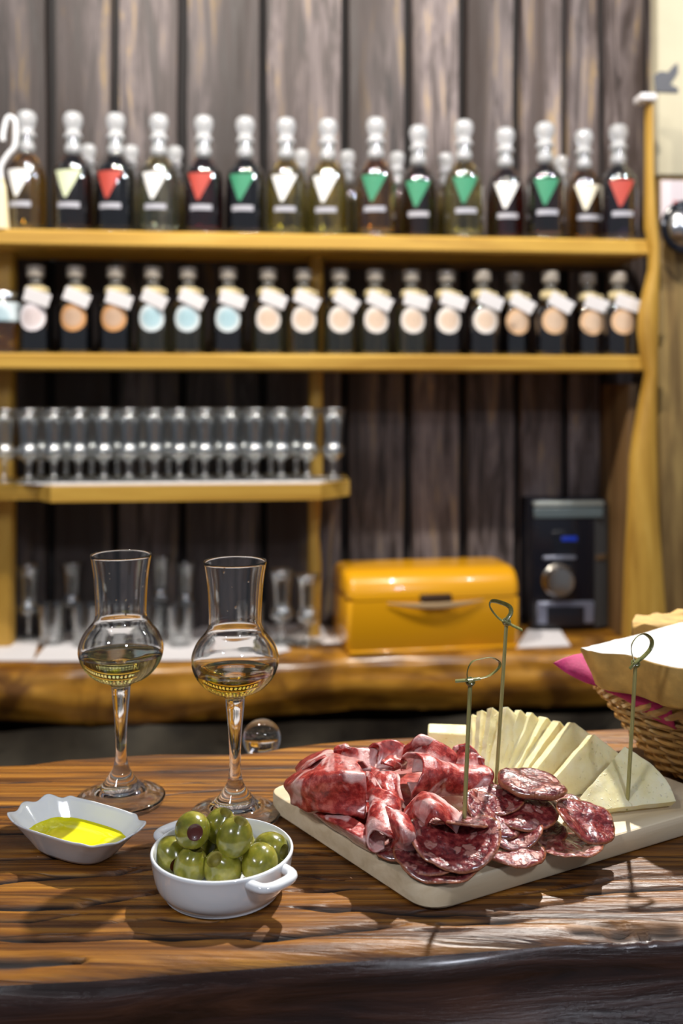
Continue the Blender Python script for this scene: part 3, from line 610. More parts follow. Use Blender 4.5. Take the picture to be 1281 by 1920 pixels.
for px, py, nm in ((98, 1206, 'short clear tumbler left of its neighbours on back counter paper'), (160, 1209, 'short clear tumbler just left of the left filled glass'), (222, 1205, 'short clear tumbler seen behind the left filled glass'), (285, 1206, 'short clear tumbler between the two filled glasses, left one'), (338, 1209, 'short clear tumbler between the two filled glasses, right one'), (470, 1203, 'short clear tumbler right behind the right filled glass')):
    p = W(px, py, ZC+0.004); tag(link('tumbler', cmesh('tb', lambda: lathe(TB+TBi, 28), M['shelf_glass']), None, (p.x, p.y, ZC+0.0042)), nm, 'glass', 'tumblers on the back counter')
# ================================================================== BREAD BOX
p = W(816, 1222, ZC)
bb = thing('bread_box', 'yellow metal bread box with rounded lid on back counter', 'bread box', (p.x, p.y, ZC+0.0005), math.radians(9.5))
def extr(prof, x0, x1, rb=0.012):
    """profile (y,z) loop extruded along x with softened ends"""
    n = len(prof); cy = sum(q[0] for q in prof)/n; cz = sum(q[1] for q in prof)/n; V = []
    st = [(x0, rb), (x0+rb*0.3, rb*0.3), (x0+rb, 0), (x1-rb, 0), (x1-rb*0.3, rb*0.3), (x1, rb)]
    for x, s in st:
        for y, z in prof:
            f = Vector((y-cy, z-cz)); L = f.length; f = f*((L-s)/L); V.append((x, cy+f.x, cz+f.y))
    m = len(st); Fc = [(i*n+k, i*n+(k+1) % n, (i+1)*n+(k+1) % n, (i+1)*n+k) for i in range(m-1) for k in range(n)]
    Fc += [tuple(range(n))[::-1], tuple((m-1)*n+k for k in range(n))]; return V, Fc
def arc(cy, cz, r, a0, a1, n=8): return [(cy+r*math.cos(a0+(a1-a0)*k/n), cz+r*math.sin(a0+(a1-a0)*k/n)) for k in range(n+1)]
hw = 0.166; H = 0.150; D = 0.175
zl = 0.098
prof = [(0.004, 0.0), (0.0, 0.006), (0.0, zl), (D, zl), (D, 0.006), (D-0.004, 0)]
link('body', mesh(*extr(prof, -hw, hw, 0.012), M['yellow'], sharp=60), bb)
prof = [(-0.001, zl+0.0015)] + arc(0.045, H-0.046, 0.046, PI, PI/2)[:] + arc(D-0.045, H-0.046, 0.046, PI/2, 0) + [(D+0.001, zl+0.0015)]
lid = link('lid', mesh(*extr(prof, -hw-0.001, hw+0.001, 0.016), M['yellow'], sharp=60), bb)
g = G()
for s in range(13):
    pass
P = [Vector((-0.092+0.184*k/16, -0.004-0.010*math.sin(PI*k/16), zl-0.004-0.006*math.sin(PI*k/16))) for k in range(17)]
link('handle', mesh(*tube(P, [0.0012+0.0045*math.sin(PI*k/16) for k in range(17)], 8, flat=0.6), plain('handle_metal', (0.85, 0.62, 0.35), 0.25, metal=0.6)), lid)
link('grip', mesh(*bevbox(-0.030, 0.030, -0.013, 0.002, zl-0.004, zl+0.010, 0.003, 2), plain('dark_brown', (0.05, 0.025, 0.012), 0.4)), lid)
link('foot_rim', mesh(*bevbox(-hw+0.004, hw-0.004, -0.002, D-0.002, 0.0, 0.007, 0.002, 1), M['yellow']), bb)
# ================================================================== STEREO
p = W(1073, 1186, ZC)
st = thing('mini_stereo', 'black compact stereo with round volume knob on back counter', 'stereo', (p.x, p.y+0.01, ZC+0.003), math.radians(4))
w = 0.080; h = 0.262
link('body', mesh(*bevbox(-w, w, 0.012, 0.17, 0.0, h, 0.004, 2), M['blackgloss']), st)
link('front_panel', mesh(*bevbox(-w+0.002, w-0.03, 0.0, 0.014, 0.004, h-0.012, 0.004, 2), M['blackgloss']), st)
V = [(w-0.031, 0.0, 0.004), (w-0.001, 0.012, 0.004), (w-0.001, 0.012, h-0.012), (w-0.031, 0.0, h-0.012), (w-0.031, 0.013, 0.004), (w-0.001, 0.016, 0.004), (w-0.001, 0.016, h-0.012), (w-0.031, 0.013, h-0.012)]
link('side_facet', mesh(V, [(0, 1, 2, 3), (4, 7, 6, 5), (0, 4, 5, 1), (3, 2, 6, 7), (1, 5, 6, 2), (0, 3, 7, 4)], plain('facet', (0.10, 0.11, 0.12), 0.25, metal=0.5), smooth=False), st)
link('top_trim', mesh(*bevbox(-w+0.004, w-0.012, -0.004, 0.03, h-0.012, h-0.003, 0.002, 1), plain('trim_grey', (0.38, 0.42, 0.40), 0.35, metal=0.6)), st)
link('top_band', mesh(*bevbox(-w+0.004, w-0.014, -0.003, 0.005, h-0.036, h-0.014, 0.002, 1), plain('band_grey', (0.10, 0.13, 0.14), 0.3)), st)
link('display', mesh(*bevbox(-0.040, 0.018, -0.0015, 0.004, 0.168, 0.200, 0.001, 1), M['blackgloss']), st)
link('display_glow', mesh(*bevbox(-0.020, 0.012, -0.0022, 0.0, 0.180, 0.189, 0.0008, 1), plain('blue_led', (0.0, 0.01, 0.06), 0.4, emit=(0.01, 0.04, 0.55), es=0.35)), st)
link('button_bar', mesh(*bevbox(-0.058, 0.010, -0.004, 0.004, 0.142, 0.150, 0.002, 1), plain('bar_grey', (0.26, 0.28, 0.36), 0.3, metal=0.5)), st)
g = G(); g.add(*lathe([(0, 0.0), (0.034, 0.0), (0.034, 0.004), (0.030, 0.008), (0.030, 0.020), (0.027, 0.024), (0.012, 0.0255), (0, 0.0256)], 32)); g.xf(Matrix.Translation((-0.026, 0.004, 0.100)) @ Matrix.Rotation(PI/2, 4, 'X'))
kn = link('volume_knob', mesh(*[g.V, g.F], plain('knob_chrome', (0.62, 0.58, 0.52), 0.22, metal=1.0)), st)
link('deck_frame', mesh(*bevbox(-0.070, 0.048, -0.003, 0.004, 0.012, 0.058, 0.003, 1), plain('deck_grey', (0.20, 0.22, 0.30), 0.3, metal=0.4)), st)
link('deck_window', mesh(*prism([(-0.050, -0.0045), (0.026, -0.0045), (0.026, 0.003), (-0.050, 0.003)], 0.010, 0.048), M['blackgloss'], smooth=False), st)
V = [(w-0.028, -0.001, 0.140), (w-0.006, 0.0075, 0.140), (w-0.004, 0.008, 0.152), (w-0.030, -0.001, 0.150), (w-0.028, 0.003, 0.140), (w-0.006, 0.011, 0.140), (w-0.004, 0.012, 0.152), (w-0.030, 0.003, 0.150)]
link('chrome_key', mesh(V, [(0, 1, 2, 3), (4, 7, 6, 5), (0, 4, 5, 1), (3, 2, 6, 7), (1, 5, 6, 2), (0, 3, 7, 4)], M['steel'], smooth=False), st)
for x in (-0.05, 0.03): link('foot', mesh(*lathe([(0, -0.0025), (0.008, -0.0025), (0.008, 0.001), (0, 0.001)], 14, x, 0.03), M['dark']), st)
# things fixed at the right edge: notice and a round chrome fitting
pw = thing('wall_notice', 'white notice with red print pinned at the right edge', 'notice', SP(US(1262, 440, 0.044)[0], 0.044, US(1262, 440, 0.044)[1]), YAW)
u0, z1 = US(1239, 338, 0.044); u1, z0 = US(1330, 440, 0.044); uc = US(1262, 440, 0.044)[0]; zz = US(1262, 440, 0.044)[1]
link('sheet', mesh(*box(u0-uc, u1-uc, -0.0015, 0.0, z0-zz, z1-zz), plain('notice_paper', (0.80, 0.70, 0.72), 0.6), smooth=False), pw)
link('red_print', mesh(*box(0.0, 0.03, -0.0025, -0.0012, (z1-zz)*0.35, (z1-zz)*0.62, ), plain('red_print', (0.62, 0.08, 0.07), 0.6), smooth=False), pw)
u, z = US(1292, 425, 0.0); fx = thing('chrome_fitting', 'round chrome fitting with black rim hanging at the right edge', 'fitting', SP(u, 0.02, z-0.05), YAW)
g = G(); g.add(*tube([(0.047*math.cos(a*PI/16), -0.012, 0.05+0.047*math.sin(a*PI/16)) for a in range(32)], 0.006, 8, closed=True)); link('rim', mesh(g.V, g.F, M['blackgloss']), fx)
g = G(); g.add(*lathe(smooth_prof([(0, 0.022), (0.02, 0.018), (0.036, 0.008), (0.042, 0.0), (0.036, -0.008), (0, -0.008)], 4), 28)); g.xf(Matrix.Translation((0, -0.008, 0.05)) @ Matrix.Rotation(PI/2, 4, 'X')); link('dome', mesh(g.V, g.F, M['steel']), fx)
link('bracket', mesh(*bevbox(-0.01, 0.01, -0.002, 0.03, 0.04, 0.06, 0.002, 1), M['blackgloss']), fx)
# ================================================================== BAR TOP
bf = [W(x, y, 0) for x, y in ((-500, 1840), (0, 1818), (200, 1808), (400, 1793), (640, 1776), (850, 1760), (1050, 1745), (1281, 1733), (1700, 1715))]
bk = [W(x, y, 0) for x, y in ((-600, 1440), (0, 1428), (60, 1426), (130, 1417), (300, 1407), (450, 1407), (500, 1402), (540, 1394), (600, 1387), (700, 1379), (850, 1372), (1000, 1368), (1130, 1362), (1281, 1355), (1800, 1340))]
def crack(pts, w=0.0011, d=0.0022):
    P = [W(x, y, 0) for x, y in pts]; return ([p.x for p in P], [p.y for p in P], w, d)
CR = [crack([(-80, 1512), (30, 1511), (75, 1513)], 0.0008, 0.001), crack([(-150, 1612), (60, 1607), (150, 1603), (280, 1590)], 0.0010), crack([(-150, 1655), (0, 1652), (110, 1640), (285, 1630)], 0.0013, 0.003),
      crack([(-150, 1702), (60, 1698), (140, 1694), (290, 1674)], 0.0016, 0.003), crack([(-150, 1727), (60, 1724), (160, 1712)], 0.0009), crack([(-100, 1755), (120, 1757), (350, 1753), (500, 1757), (640, 1742), (760, 1730)], 0.0013, 0.003),
      crack([(-150, 1798), (70, 1800), (170, 1800)], 0.0022, 0.003), crack([(250, 1680), (330, 1668), (410, 1650)], 0.001), crack([(540, 1672), (640, 1664), (740, 1668)], 0.001), crack([(545, 1700), (690, 1704), (790, 1708), (960, 1712)], 0.0013, 0.003),
      crack([(1050, 1676), (1160, 1670), (1330, 1660)], 0.0010, 0.002), crack([(930, 1704), (1010, 1694), (1110, 1686)], 0.0012, 0.003), crack([(1010, 1746), (1160, 1740), (1330, 1732)], 0.0014, 0.003), crack([(800, 1735), (900, 1727), (1010, 1722)], 0.0009),
      crack([(120, 1566), (300, 1552), (420, 1548)], 0.0008, 0.001), crack([(260, 1494), (420, 1480), (520, 1482)], 0.0006, 0.0008), crack([(520, 1590), (620, 1606)], 0.0009), crack([(560, 1640), (650, 1652)], 0.0008), crack([(300, 1448), (520, 1440), (640, 1442)], 0.0005, 0.0006), crack([(-100, 1470), (100, 1466)], 0.0005, 0.0006),
      crack([(1120, 1741), (1170, 1739), (1215, 1742)], 0.0035, 0.005), crack([(120, 1697), (150, 1693), (185, 1691)], 0.0035, 0.005), crack([(1180, 1440), (1281, 1452)], 0.0006), crack([(-60, 1565), (60, 1562), (140, 1566)], 0.0008, 0.001), crack([(150, 1730), (300, 1722), (440, 1728)], 0.0008), crack([(560, 1560), (640, 1575), (720, 1600)], 0.0006), crack([(930, 1682), (1060, 1664), (1200, 1640), (1330, 1634)], 0.0006), crack([(1100, 1708), (1330, 1700)], 0.0007), crack([(160, 1640), (290, 1618)], 0.0007), crack([(-60, 1540), (20, 1538)], 0.0006), crack([(300, 1470), (380, 1468), (430, 1470)], 0.0005, 0.0006), crack([(760, 1745), (900, 1742)], 0.0007)]
bar = thing('bar_counter', 'thick glossy wooden bar top with cracks and dark front edge', 'bar counter', (0, 0.6, -1.10))
xs = np.linspace(-0.60, 0.70, 560)
fxs = [p.x for p in bf]; fys = [p.y for p in bf]; bxs = [p.x for p in bk]; bys = [p.y for p in bk]
V, Fc, ATT = slab(xs, lambda x: float(np.interp(x, fxs, fys))-0.010, lambda x: float(np.interp(x, bxs, bys))+0.004, 0.0, 0.13, 0.016, 300, 11.0, 0.009, CR, 0.00035, lambda x: 0.004+0.016*min(1, max(0, (x+0.02)/0.12)))
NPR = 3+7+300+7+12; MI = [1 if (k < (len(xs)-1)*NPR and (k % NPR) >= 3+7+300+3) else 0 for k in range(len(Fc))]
M['bar_edge'] = wood('bar_edge', [(0.34, (0.010, 0.004, 0.003)), (0.52, (0.038, 0.014, 0.009)), (0.7, (0.080, 0.030, 0.016))], (8, 60, 90), (0.18, 0.38), 0.8, coat=0.3)  # dark front wood; part of the face's shade is put into the colour
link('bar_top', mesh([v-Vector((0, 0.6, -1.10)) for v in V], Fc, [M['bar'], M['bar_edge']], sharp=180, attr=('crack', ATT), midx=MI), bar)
link('front_panel', mesh(*bevbox(-0.58, 0.68, -0.09, 0.06, 0.0, 0.972, 0.004, 1), M['brownwood']), bar)
link('under_shelf', mesh(*bevbox(-0.58, 0.68, 0.059, 0.30, 0.74, 0.765, 0.003, 1), M['brownwood']), bar)
# bottle with clear ball stopper standing on the under-shelf behind the bar
pb = WY(491, 1386, 0.79); zb = -1.10+0.765
t = thing('ball_stopper_bottle', 'clear glass ball stopper of a bottle behind the bar edge', 'bottle', (pb.x, pb.y, zb+0.0005))
hb = pb.z-zb; r = 0.0152
link('ball_stopper', mesh(*lathe([(r*math.sin(PI*k/20), hb-r*math.cos(PI*k/20)) for k in range(21)], 32), M['glass']), t)
link('glass_body', mesh(*lathe(smooth_prof([(0, 0), (0.036, 0), (0.038, 0.004), (0.038, hb*0.55), (0.03, hb*0.68), (0.014, hb*0.76), (0.013, hb-0.02), (0.016, hb-0.0165), (0, hb-0.016)], 4), 28), M['bottle_glass']), t)
# ================================================================== GRAPPA GLASSES
GO = [(0, 0.0052), (0.0080, 0.0046), (0.0170, 0.0026), (0.0240, 0.0006), (0.0268, 0.0), (0.0281, 0.0010), (0.0274, 0.0024), (0.0225, 0.0046), (0.0140, 0.0086), (0.0082, 0.0160), (0.0050, 0.0220), (0.0036, 0.0300), (0.0035, 0.0400), (0.0043, 0.0560), (0.0056, 0.0700), (0.0063, 0.0770), (0.0095, 0.0795), (0.0175, 0.0835), (0.0238, 0.0905), (0.0268, 0.0985), (0.0268, 0.1045), (0.0240, 0.1120), (0.0195, 0.1180), (0.0168, 0.1225), (0.0162, 0.1280), (0.0166, 0.1400), (0.0176, 0.1530), (0.0194, 0.1655)]
GI = [(0.0186, 0.1655), (0.0167, 0.1530), (0.0157, 0.1400), (0.0153, 0.1280), (0.0158, 0.1228), (0.0185, 0.1175), (0.0229, 0.1115), (0.0256, 0.1045), (0.0256, 0.0985), (0.0226, 0.0912), (0.0165, 0.0848), (0.0085, 0.0815), (0, 0.0806)]
PO = smooth_prof(GO, 5); PIn = smooth_prof(GI, 5)
def grappa(px, py, level, tint, label, dtilt):
    p = W(px, py, 0); t = thing('grappa_glass', label, 'glass', (p.x, p.y, 0.0012), 0, 'two filled grappa glasses')
    t.rotation_euler = (0, dtilt, 0); t.scale = (1.055, 1.055, 1.0)
    link('glass_body', mesh(*lathe(PO + [(0.0193, 0.1660), (0.0188, 0.1660)] + PIn, 64), M['glass'], sharp=180), t)
    q = [(r+0.00025 if r > 0.0005 else r, z-0.0002) for r, z in reversed(PIn) if z < level]
    re = float(np.interp(level, [z for r, z in reversed(PIn)], [r for r, z in reversed(PIn)]))+0.00025
    q += [(re, level), (re-0.0008, level-0.0003), (re*0.5, level-0.0005), (0, level-0.0005)]
    link('grappa', mesh(*lathe(q, 64), clear_glass('grappa_liquid', tint, 0.0, 1.36), sharp=50), t)
    dr = G(); rr = random.Random(px)
    for k in range(14):
        z = rr.uniform(0.126, 0.156); a = rr.uniform(0, 2*PI); r0 = float(np.interp(z, [0.126, 0.140, 0.153], [0.0153, 0.0157, 0.0167])); s = rr.uniform(0.0003, 0.0008)
        V, Fc = lathe([(s*math.sin(PI*j/6), -s*1.3*math.cos(PI*j/6)) for j in range(7)], 8); dr.add([Vector(v)+Vector(((r0-0.0001)*math.cos(a), (r0-0.0001)*math.sin(a), z)) for v in V], Fc)
    o = link('droplets', mesh(dr.V, dr.F, M['glass']), t); o['kind'] = 'stuff'
grappa(227, 1501, 0.0985, (0.95, 0.90, 0.36), 'stemmed tulip glass of pale grappa behind the oil dish', 0.0)
grappa(441, 1532, 0.0945, (0.94, 0.70, 0.10), 'stemmed tulip glass of golden grappa behind the olive dish', 0.0)
# ================================================================== OIL DISH
def superring(a, b, n, e=3.2, m=144, fl=0.0, flz=0.0, z=0.0):
    D = []
    for k in range(1441):
        th = 2*PI*k/1440; c, s_ = math.cos(th), math.sin(th); D.append((a*math.copysign(abs(c)**(2/e), c), b*math.copysign(abs(s_)**(2/e), s_)))
    D = np.array(D); L = np.concatenate([[0], np.cumsum(np.hypot(*np.diff(D, axis=0).T))]); out = []
    for k in range(m):
        x = float(np.interp(L[-1]*k/m, L, D[:, 0])); y = float(np.interp(L[-1]*k/m, L, D[:, 1]))
        w_ = min(1.0, max(0.0, (abs(x)/a-0.50)/0.22)); f = math.cos(2*PI*14*k/m)*w_
        out.append(Vector((x*(1+fl*f), y*(1+fl*f), z+flz*f)))
    return out
# long axis from picture
pc = Vector((-0.1610, 0.6035, 0)); ang = math.radians(-30)
dish = thing('oil_dish', 'white scalloped porcelain boat dish of yellow olive oil', 'dish', (pc.x, pc.y, 0.0008), ang)
A = 0.0440; B = 0.0245; KZ = 0.63
rings = []
for s, zz, fl, fz, e in ((0.56, 0.0, 0, 0, 2.8), (0.60, 0.0004, 0, 0, 2.8), (0.645, 0.003, 0.006, 0, 2.8), (0.74, 0.010, 0.014, 0, 2.9), (0.86, 0.018, 0.026, 0.0004, 3.0), (0.965, 0.0250, 0.036, 0.0012, 3.1), (1.0, 0.0272, 0.040, 0.0016, 3.2), (0.998, 0.0284, 0.040, 0.0016, 3.2), (0.975, 0.0282, 0.040, 0.0016, 3.2), (0.93, 0.0250, 0.038, 0.0012, 3.1), (0.82, 0.0175, 0.028, 0.0004, 3.0), (0.70, 0.0100, 0.016, 0, 2.9), (0.62, 0.0050, 0.006, 0, 2.8), (0.56, 0.0038, 0, 0, 2.8)):
    rings.append(superring(A*s, B*(s*0.92+0.08), 0, e, 144, fl*0.72, fz*0.62, zz*KZ))
V = [v for r_ in rings for v in r_]; m_ = 144
Fc = [(i*m_+k, i*m_+(k+1) % m_, (i+1)*m_+(k+1) % m_, (i+1)*m_+k) for i in range(len(rings)-1) for k in range(m_)] + [tuple(range(m_))[::-1], tuple((len(rings)-1)*m_+k for k in range(m_))]
link('dish_body', mesh(V, Fc, M['porcelain'], sharp=180), dish)
r0 = superring(A*0.745, B*(0.745*0.92+0.08), 0, 2.9, 144, 0.017, 0, 0.0128*KZ); r1 = superring(A*0.735, B*(0.735*0.92+0.08), 0, 2.9, 144, 0.015, 0, 0.0125*KZ)
V = r0+r1+[v*0.5+Vector((0, 0, 0.00625*KZ)) for v in r1]+[Vector((0, 0, 0.0125*KZ))]
Fc = [(i*m_+k, i*m_+(k+1) % m_, (i+1)*m_+(k+1) % m_, (i+1)*m_+k) for i in range(2) for k in range(m_)] + [(2*m_+k, 2*m_+(k+1) % m_, 3*m_) for k in range(m_)]
tag(link('olive_oil', mesh(V, Fc, M['oil'], sharp=180), dish), 'bright yellow olive oil')
# ================================================================== OLIVE DISH
oc = W(417, 1594, 0.0225)
od = thing('olive_dish', 'round white porcelain dish with two loop handles holding olives', 'dish', (oc.x, oc.y, 0.0008))
pr = smooth_prof([(0, 0.0), (0.0290, 0.0), (0.0318, 0.0012), (0.0358, 0.0055), (0.0378, 0.0115), (0.0392, 0.0200), (0.0396, 0.0222), (0.0390, 0.0232), (0.0378, 0.0224), (0.0364, 0.0125), (0.0340, 0.0065), (0.0300, 0.0040), (0, 0.0036)], 4)
link('bowl', mesh(*lathe(pr, 72), M['porcelain'], sharp=180), od)
def handle(ang):
    c, s = math.cos(ang), math.sin(ang); P = []
    for q, l in ((0.0365, -0.0120), (0.0425, -0.0115), (0.0460, -0.0095), (0.0478, -0.0055), (0.0482, 0.0), (0.0478, 0.0055), (0.0460, 0.0095), (0.0425, 0.0115), (0.0365, 0.0120)):
        P.append(Vector((c*q-s*l, s*q+c*l, 0.0195)))
    return tube(crv(P, 34), 0.0026, 12, flat=1.2)
h1 = W(532, 1660, 0.020)-oc; a1 = math.atan2(h1.y, h1.x)
link('handle', mesh(*handle(a1), M['porcelain']), od); link('handle', mesh(*handle(a1+PI), M['porcelain']), od)
def olive_geo(r, e, dim):
    P = []; n = 26
    for k in range(n+1):
        th = PI*k/n; rr = r*math.sin(th); z = -r*e*math.cos(th)
        P.append((rr, z))
    hr = r*0.42
    P = [q for q in P if not (q[1] > 0 and q[0] < hr*1.15)]
    zt = r*e*math.sqrt(1-0.42**2)
    cut = [(hr*1.05, zt+0.0001), (hr*0.95, zt-0.0002), (hr*0.82, zt-dim*0.35), (hr*0.66, zt-dim*0.8), (hr*0.45, zt-dim), (0, zt-dim*1.02)]
    return P, cut
olv = [(361, 1557, 0.0325, 0.0100, (0.25, -0.85, 0.28), True, 'topmost olive with dark red pimento hole facing the viewer'),
       (413, 1549, 0.0300, 0.0092, (0.35, -0.2, 0.85), False, 'olive at the back of the pile between two upper olives'),
       (440, 1570, 0.0320, 0.0101, (0.35, -0.15, 0.95), False, 'upper right olive with cut hole on its top'),
       (322, 1602, 0.0160, 0.0098, (0.45, -0.85, -0.15), True, 'leftmost olive with dark pimento hole low at its front'),
       (358, 1624, 0.0145, 0.0096, (0.25, 0.0, 0.95), False, 'front left olive with creased top, beside the leftmost one'),
       (418, 1629, 0.0150, 0.0104, (-0.35, -0.55, 0.75), False, 'front middle olive with cut hole facing up left'),
       (487, 1618, 0.0170, 0.0102, (0.2, 0.8, 0.2), False, 'front right smooth whole-looking olive'),
       (507, 1593, 0.0180, 0.0096, (0.75, -0.5, 0.1), False, 'rightmost olive with ragged cut near the dish rim'),
       (400, 1594, 0.0150, 0.0092, (0.2, 0.3, 0.6), False, 'shaded olive in the middle beneath the upper ones'),
       (452, 1590, 0.0130, 0.0090, (0.1, 0.5, 0.6), False, 'olive low in the dish, mostly covered by the upper right olive'),
       (360, 1585, 0.0140, 0.0090, (0, 0.5, 0.5), False, 'olive low in the dish, mostly covered by the topmost olive')]
for px, py, z, r, dr, pim, lab in olv:
    p = W(px, py, z); e = 1.13; P, cut = olive_geo(r, e, 0.0042 if not pim else 0.0008)
    q = Vector((0, 0, 1)).rotation_difference(Vector(dr).normalized())
    t = thing('olive', 'green '+lab, 'olive', p, 0, 'olives in the round dish'); t.rotation_mode = 'QUATERNION'; t.rotation_quaternion = q
    V, Fc = lathe(P + cut[:1], 32); sd = px
    V = [Vector(v)*(1+0.035*noise.noise(Vector(v)*170+Vector((sd, 0, 0)))) for v in V]
    link('flesh', mesh(V, Fc, M['olive'], sharp=180), t)
    link('pimento' if pim else 'cut_end', mesh(*lathe([cut[0]]+cut[1:], 24), M['pimento'] if pim else M['olive_cut'], sharp=180), t)
# ================================================================== SERVING BOARD
ZB = 0.0135
EA = 28.8
fc = Vector((0.0454, 0.5280, 0)); e1 = Vector((math.cos(math.radians(125.5)), math.sin(math.radians(125.5)), 0)); e2 = Vector((math.cos(math.radians(EA)), math.sin(math.radians(EA)), 0))
LW, LL = 0.166, 0.236
def rounded_quad(c, a, b, r, n=7):
    """corners c, c+b, c+a+b, c+a rounded"""
    ps = [c, c+b, c+a+b, c+a]; out = []
    for i in range(4):
        p = ps[i]; u = (ps[i-1]-p).normalized(); v = (ps[(i+1) % 4]-p).normalized()
        for k in range(n+1):
            t = k/n; q0 = p+u*r; q1 = p+v*r; out.append(q0*(1-t)**2 + p*2*t*(1-t) + q1*t*t)
    return out
q = rounded_quad(fc, e1*LW, e2*LL, 0.016)
cen = sum(q, Vector())/len(q)
rows = []
for ins, z in ((0.0015, 0.0006), (0.0, 0.0020), (0.0, ZB-0.0020), (0.0006, ZB-0.0006), (0.0018, ZB)):
    rows.append([Vector((p.x, p.y, z)) - (p-cen).normalized()*ins for p in q])
V = [v-Vector((cen.x, cen.y, 0)) for r_ in rows for v in r_]; n = len(q)
Fc = [(i*n+k, i*n+(k+1) % n, (i+1)*n+(k+1) % n, (i+1)*n+k) for i in range(len(rows)-1) for k in range(n)] + [tuple(range(n))[::-1], tuple((len(rows)-1)*n+k for k in range(n))]
ro = Matrix.Rotation(-math.radians(EA), 4, 'Z')
o = link('serving_board', mesh([ro @ v for v in V], Fc, M['board'], sharp=35), None, (cen.x, cen.y, 0), (0, 0, math.radians(EA)))
tag(o, 'pale wooden serving board with rounded corners under meats and cheese', 'serving board')
# ================================================================== CHEESE
def lerp(a, b, t): return a+(b-a)*t
ch = [  # apex px, foot px (front lower corner), spread of base in depth, side shift of far corner
    ((1172, 1399), (1062, 1534), None), ((1113, 1376), (1004, 1503), None), ((1076, 1354), (975, 1482), None), ((1049, 1352), (968, 1470), None), ((1026, 1345), (952, 1468), None),
    ((998, 1335), (940, 1470), None), ((975, 1330), (928, 1474), None), ((952, 1324), (916, 1480), None), ((923, 1325), (903, 1474), None), ((903, 1330), (892, 1466), None), ((886, 1338), (882, 1456), None)]
far = [(1268, 1510, 0.0150), ]
def cheese_slice(L, R, A, th, label, seed, bulge=0.0):
    nrm = (R-L).cross(A-L).normalized()
    if nrm.y > 0: nrm = -nrm
    # grid on triangle with a blunt tip
    n = 16; V = []; Fc = []
    top = lerp(A, (L+R)/2, 0.03)
    for s in (0, 1):
        for i in range(n+1):
            a = lerp(L, A, i/n*0.985); b = lerp(R, A, i/n*0.985) + (R-L).normalized()*bulge*math.sin(PI*min(1, i/n*1.0))
            for j in range(n+1):
                p = lerp(a, b, j/n); 
                bow = nrm*(0.0012*noise.noise(p*60+Vector((seed, 0, 0)))+0.0005*noise.noise(p*260))
                ed = (a-b).normalized()*(0.0008*noise.noise(p*180+Vector((0, seed, 0)))) if j in (0, n) else Vector()
                p = p - nrm*(th*s) + bow + ed
                if p.z < ZB+0.0004: p.z = ZB+0.0004
                V.append(p)
    m = (n+1)**2; g1 = grid_faces(n+1, n+1); Fc = g1 + [tuple(reversed([k+m for k in f])) for f in g1]
    bd = [i*(n+1) for i in range(n+1)] + [n*(n+1)+j for j in range(1, n+1)] + [i*(n+1)+n for i in range(n-1, -1, -1)] + [j for j in range(n-1, 0, -1)]
    for k in range(len(bd)): a, b = bd[k], bd[(k+1) % len(bd)]; Fc.append((a, b, b+m, a+m))
    solo('cheese_slice', (V, Fc), M['cheese'], label, 'cheese', 'fanned cheese slices on the board', sharp=50)
for i, (ap, ft, _) in enumerate(ch):
    L = W(ft[0], ft[1], ZB+0.0006); f = min(i/4.0, 1.0)
    if i == 0: L = W(ft[0], ft[1]-8, ZB+0.0065); A = WY(ap[0], ap[1], L.y+0.040); R = W(1268, 1502, ZB+0.0065)
    else:
        yA = L.y + lerp(0.028, 0.034, f); A = WY(ap[0], ap[1], yA)
        dirx = lerp(0.080, 0.056, min(i/4.0, 1.0)); R = Vector((L.x+dirx, L.y+lerp(0.030, 0.050, f), ZB+0.0006))
        if i == 1: R = W(1215, 1470, ZB+0.0006)
        if i == 2: R = W(1165, 1440, ZB+0.0006)
    lab = 'front cheese slice pierced by the right skewer' if i == 0 else f'standing pale yellow cheese slice, {ORD[i]} counting from the front right slice'
    cheese_slice(L, R, A, 0.0066 if i < 5 else 0.0044, lab, i*3.7, 0.007 if i == 0 else 0.003)
L = W(800, 1400, 0.030); R = W(880, 1404, 0.030); A = WY(840, 1362, L.y+0.012)
g = G(); c_ = W(842, 1392, 0.0265); g.add(*bevbox(-0.0150, 0.020, -0.006, 0.014, -0.0125, 0.0085, 0.001, 1)); g.xf(Matrix.Translation(c_) @ Matrix.Rotation(math.radians(-6), 4, 'Z'))
solo('cheese_slice', (g.V, g.F), M['cheese'], 'block of cheese lying behind the ham at the back of the board', 'cheese', 'fanned cheese slices on the board')
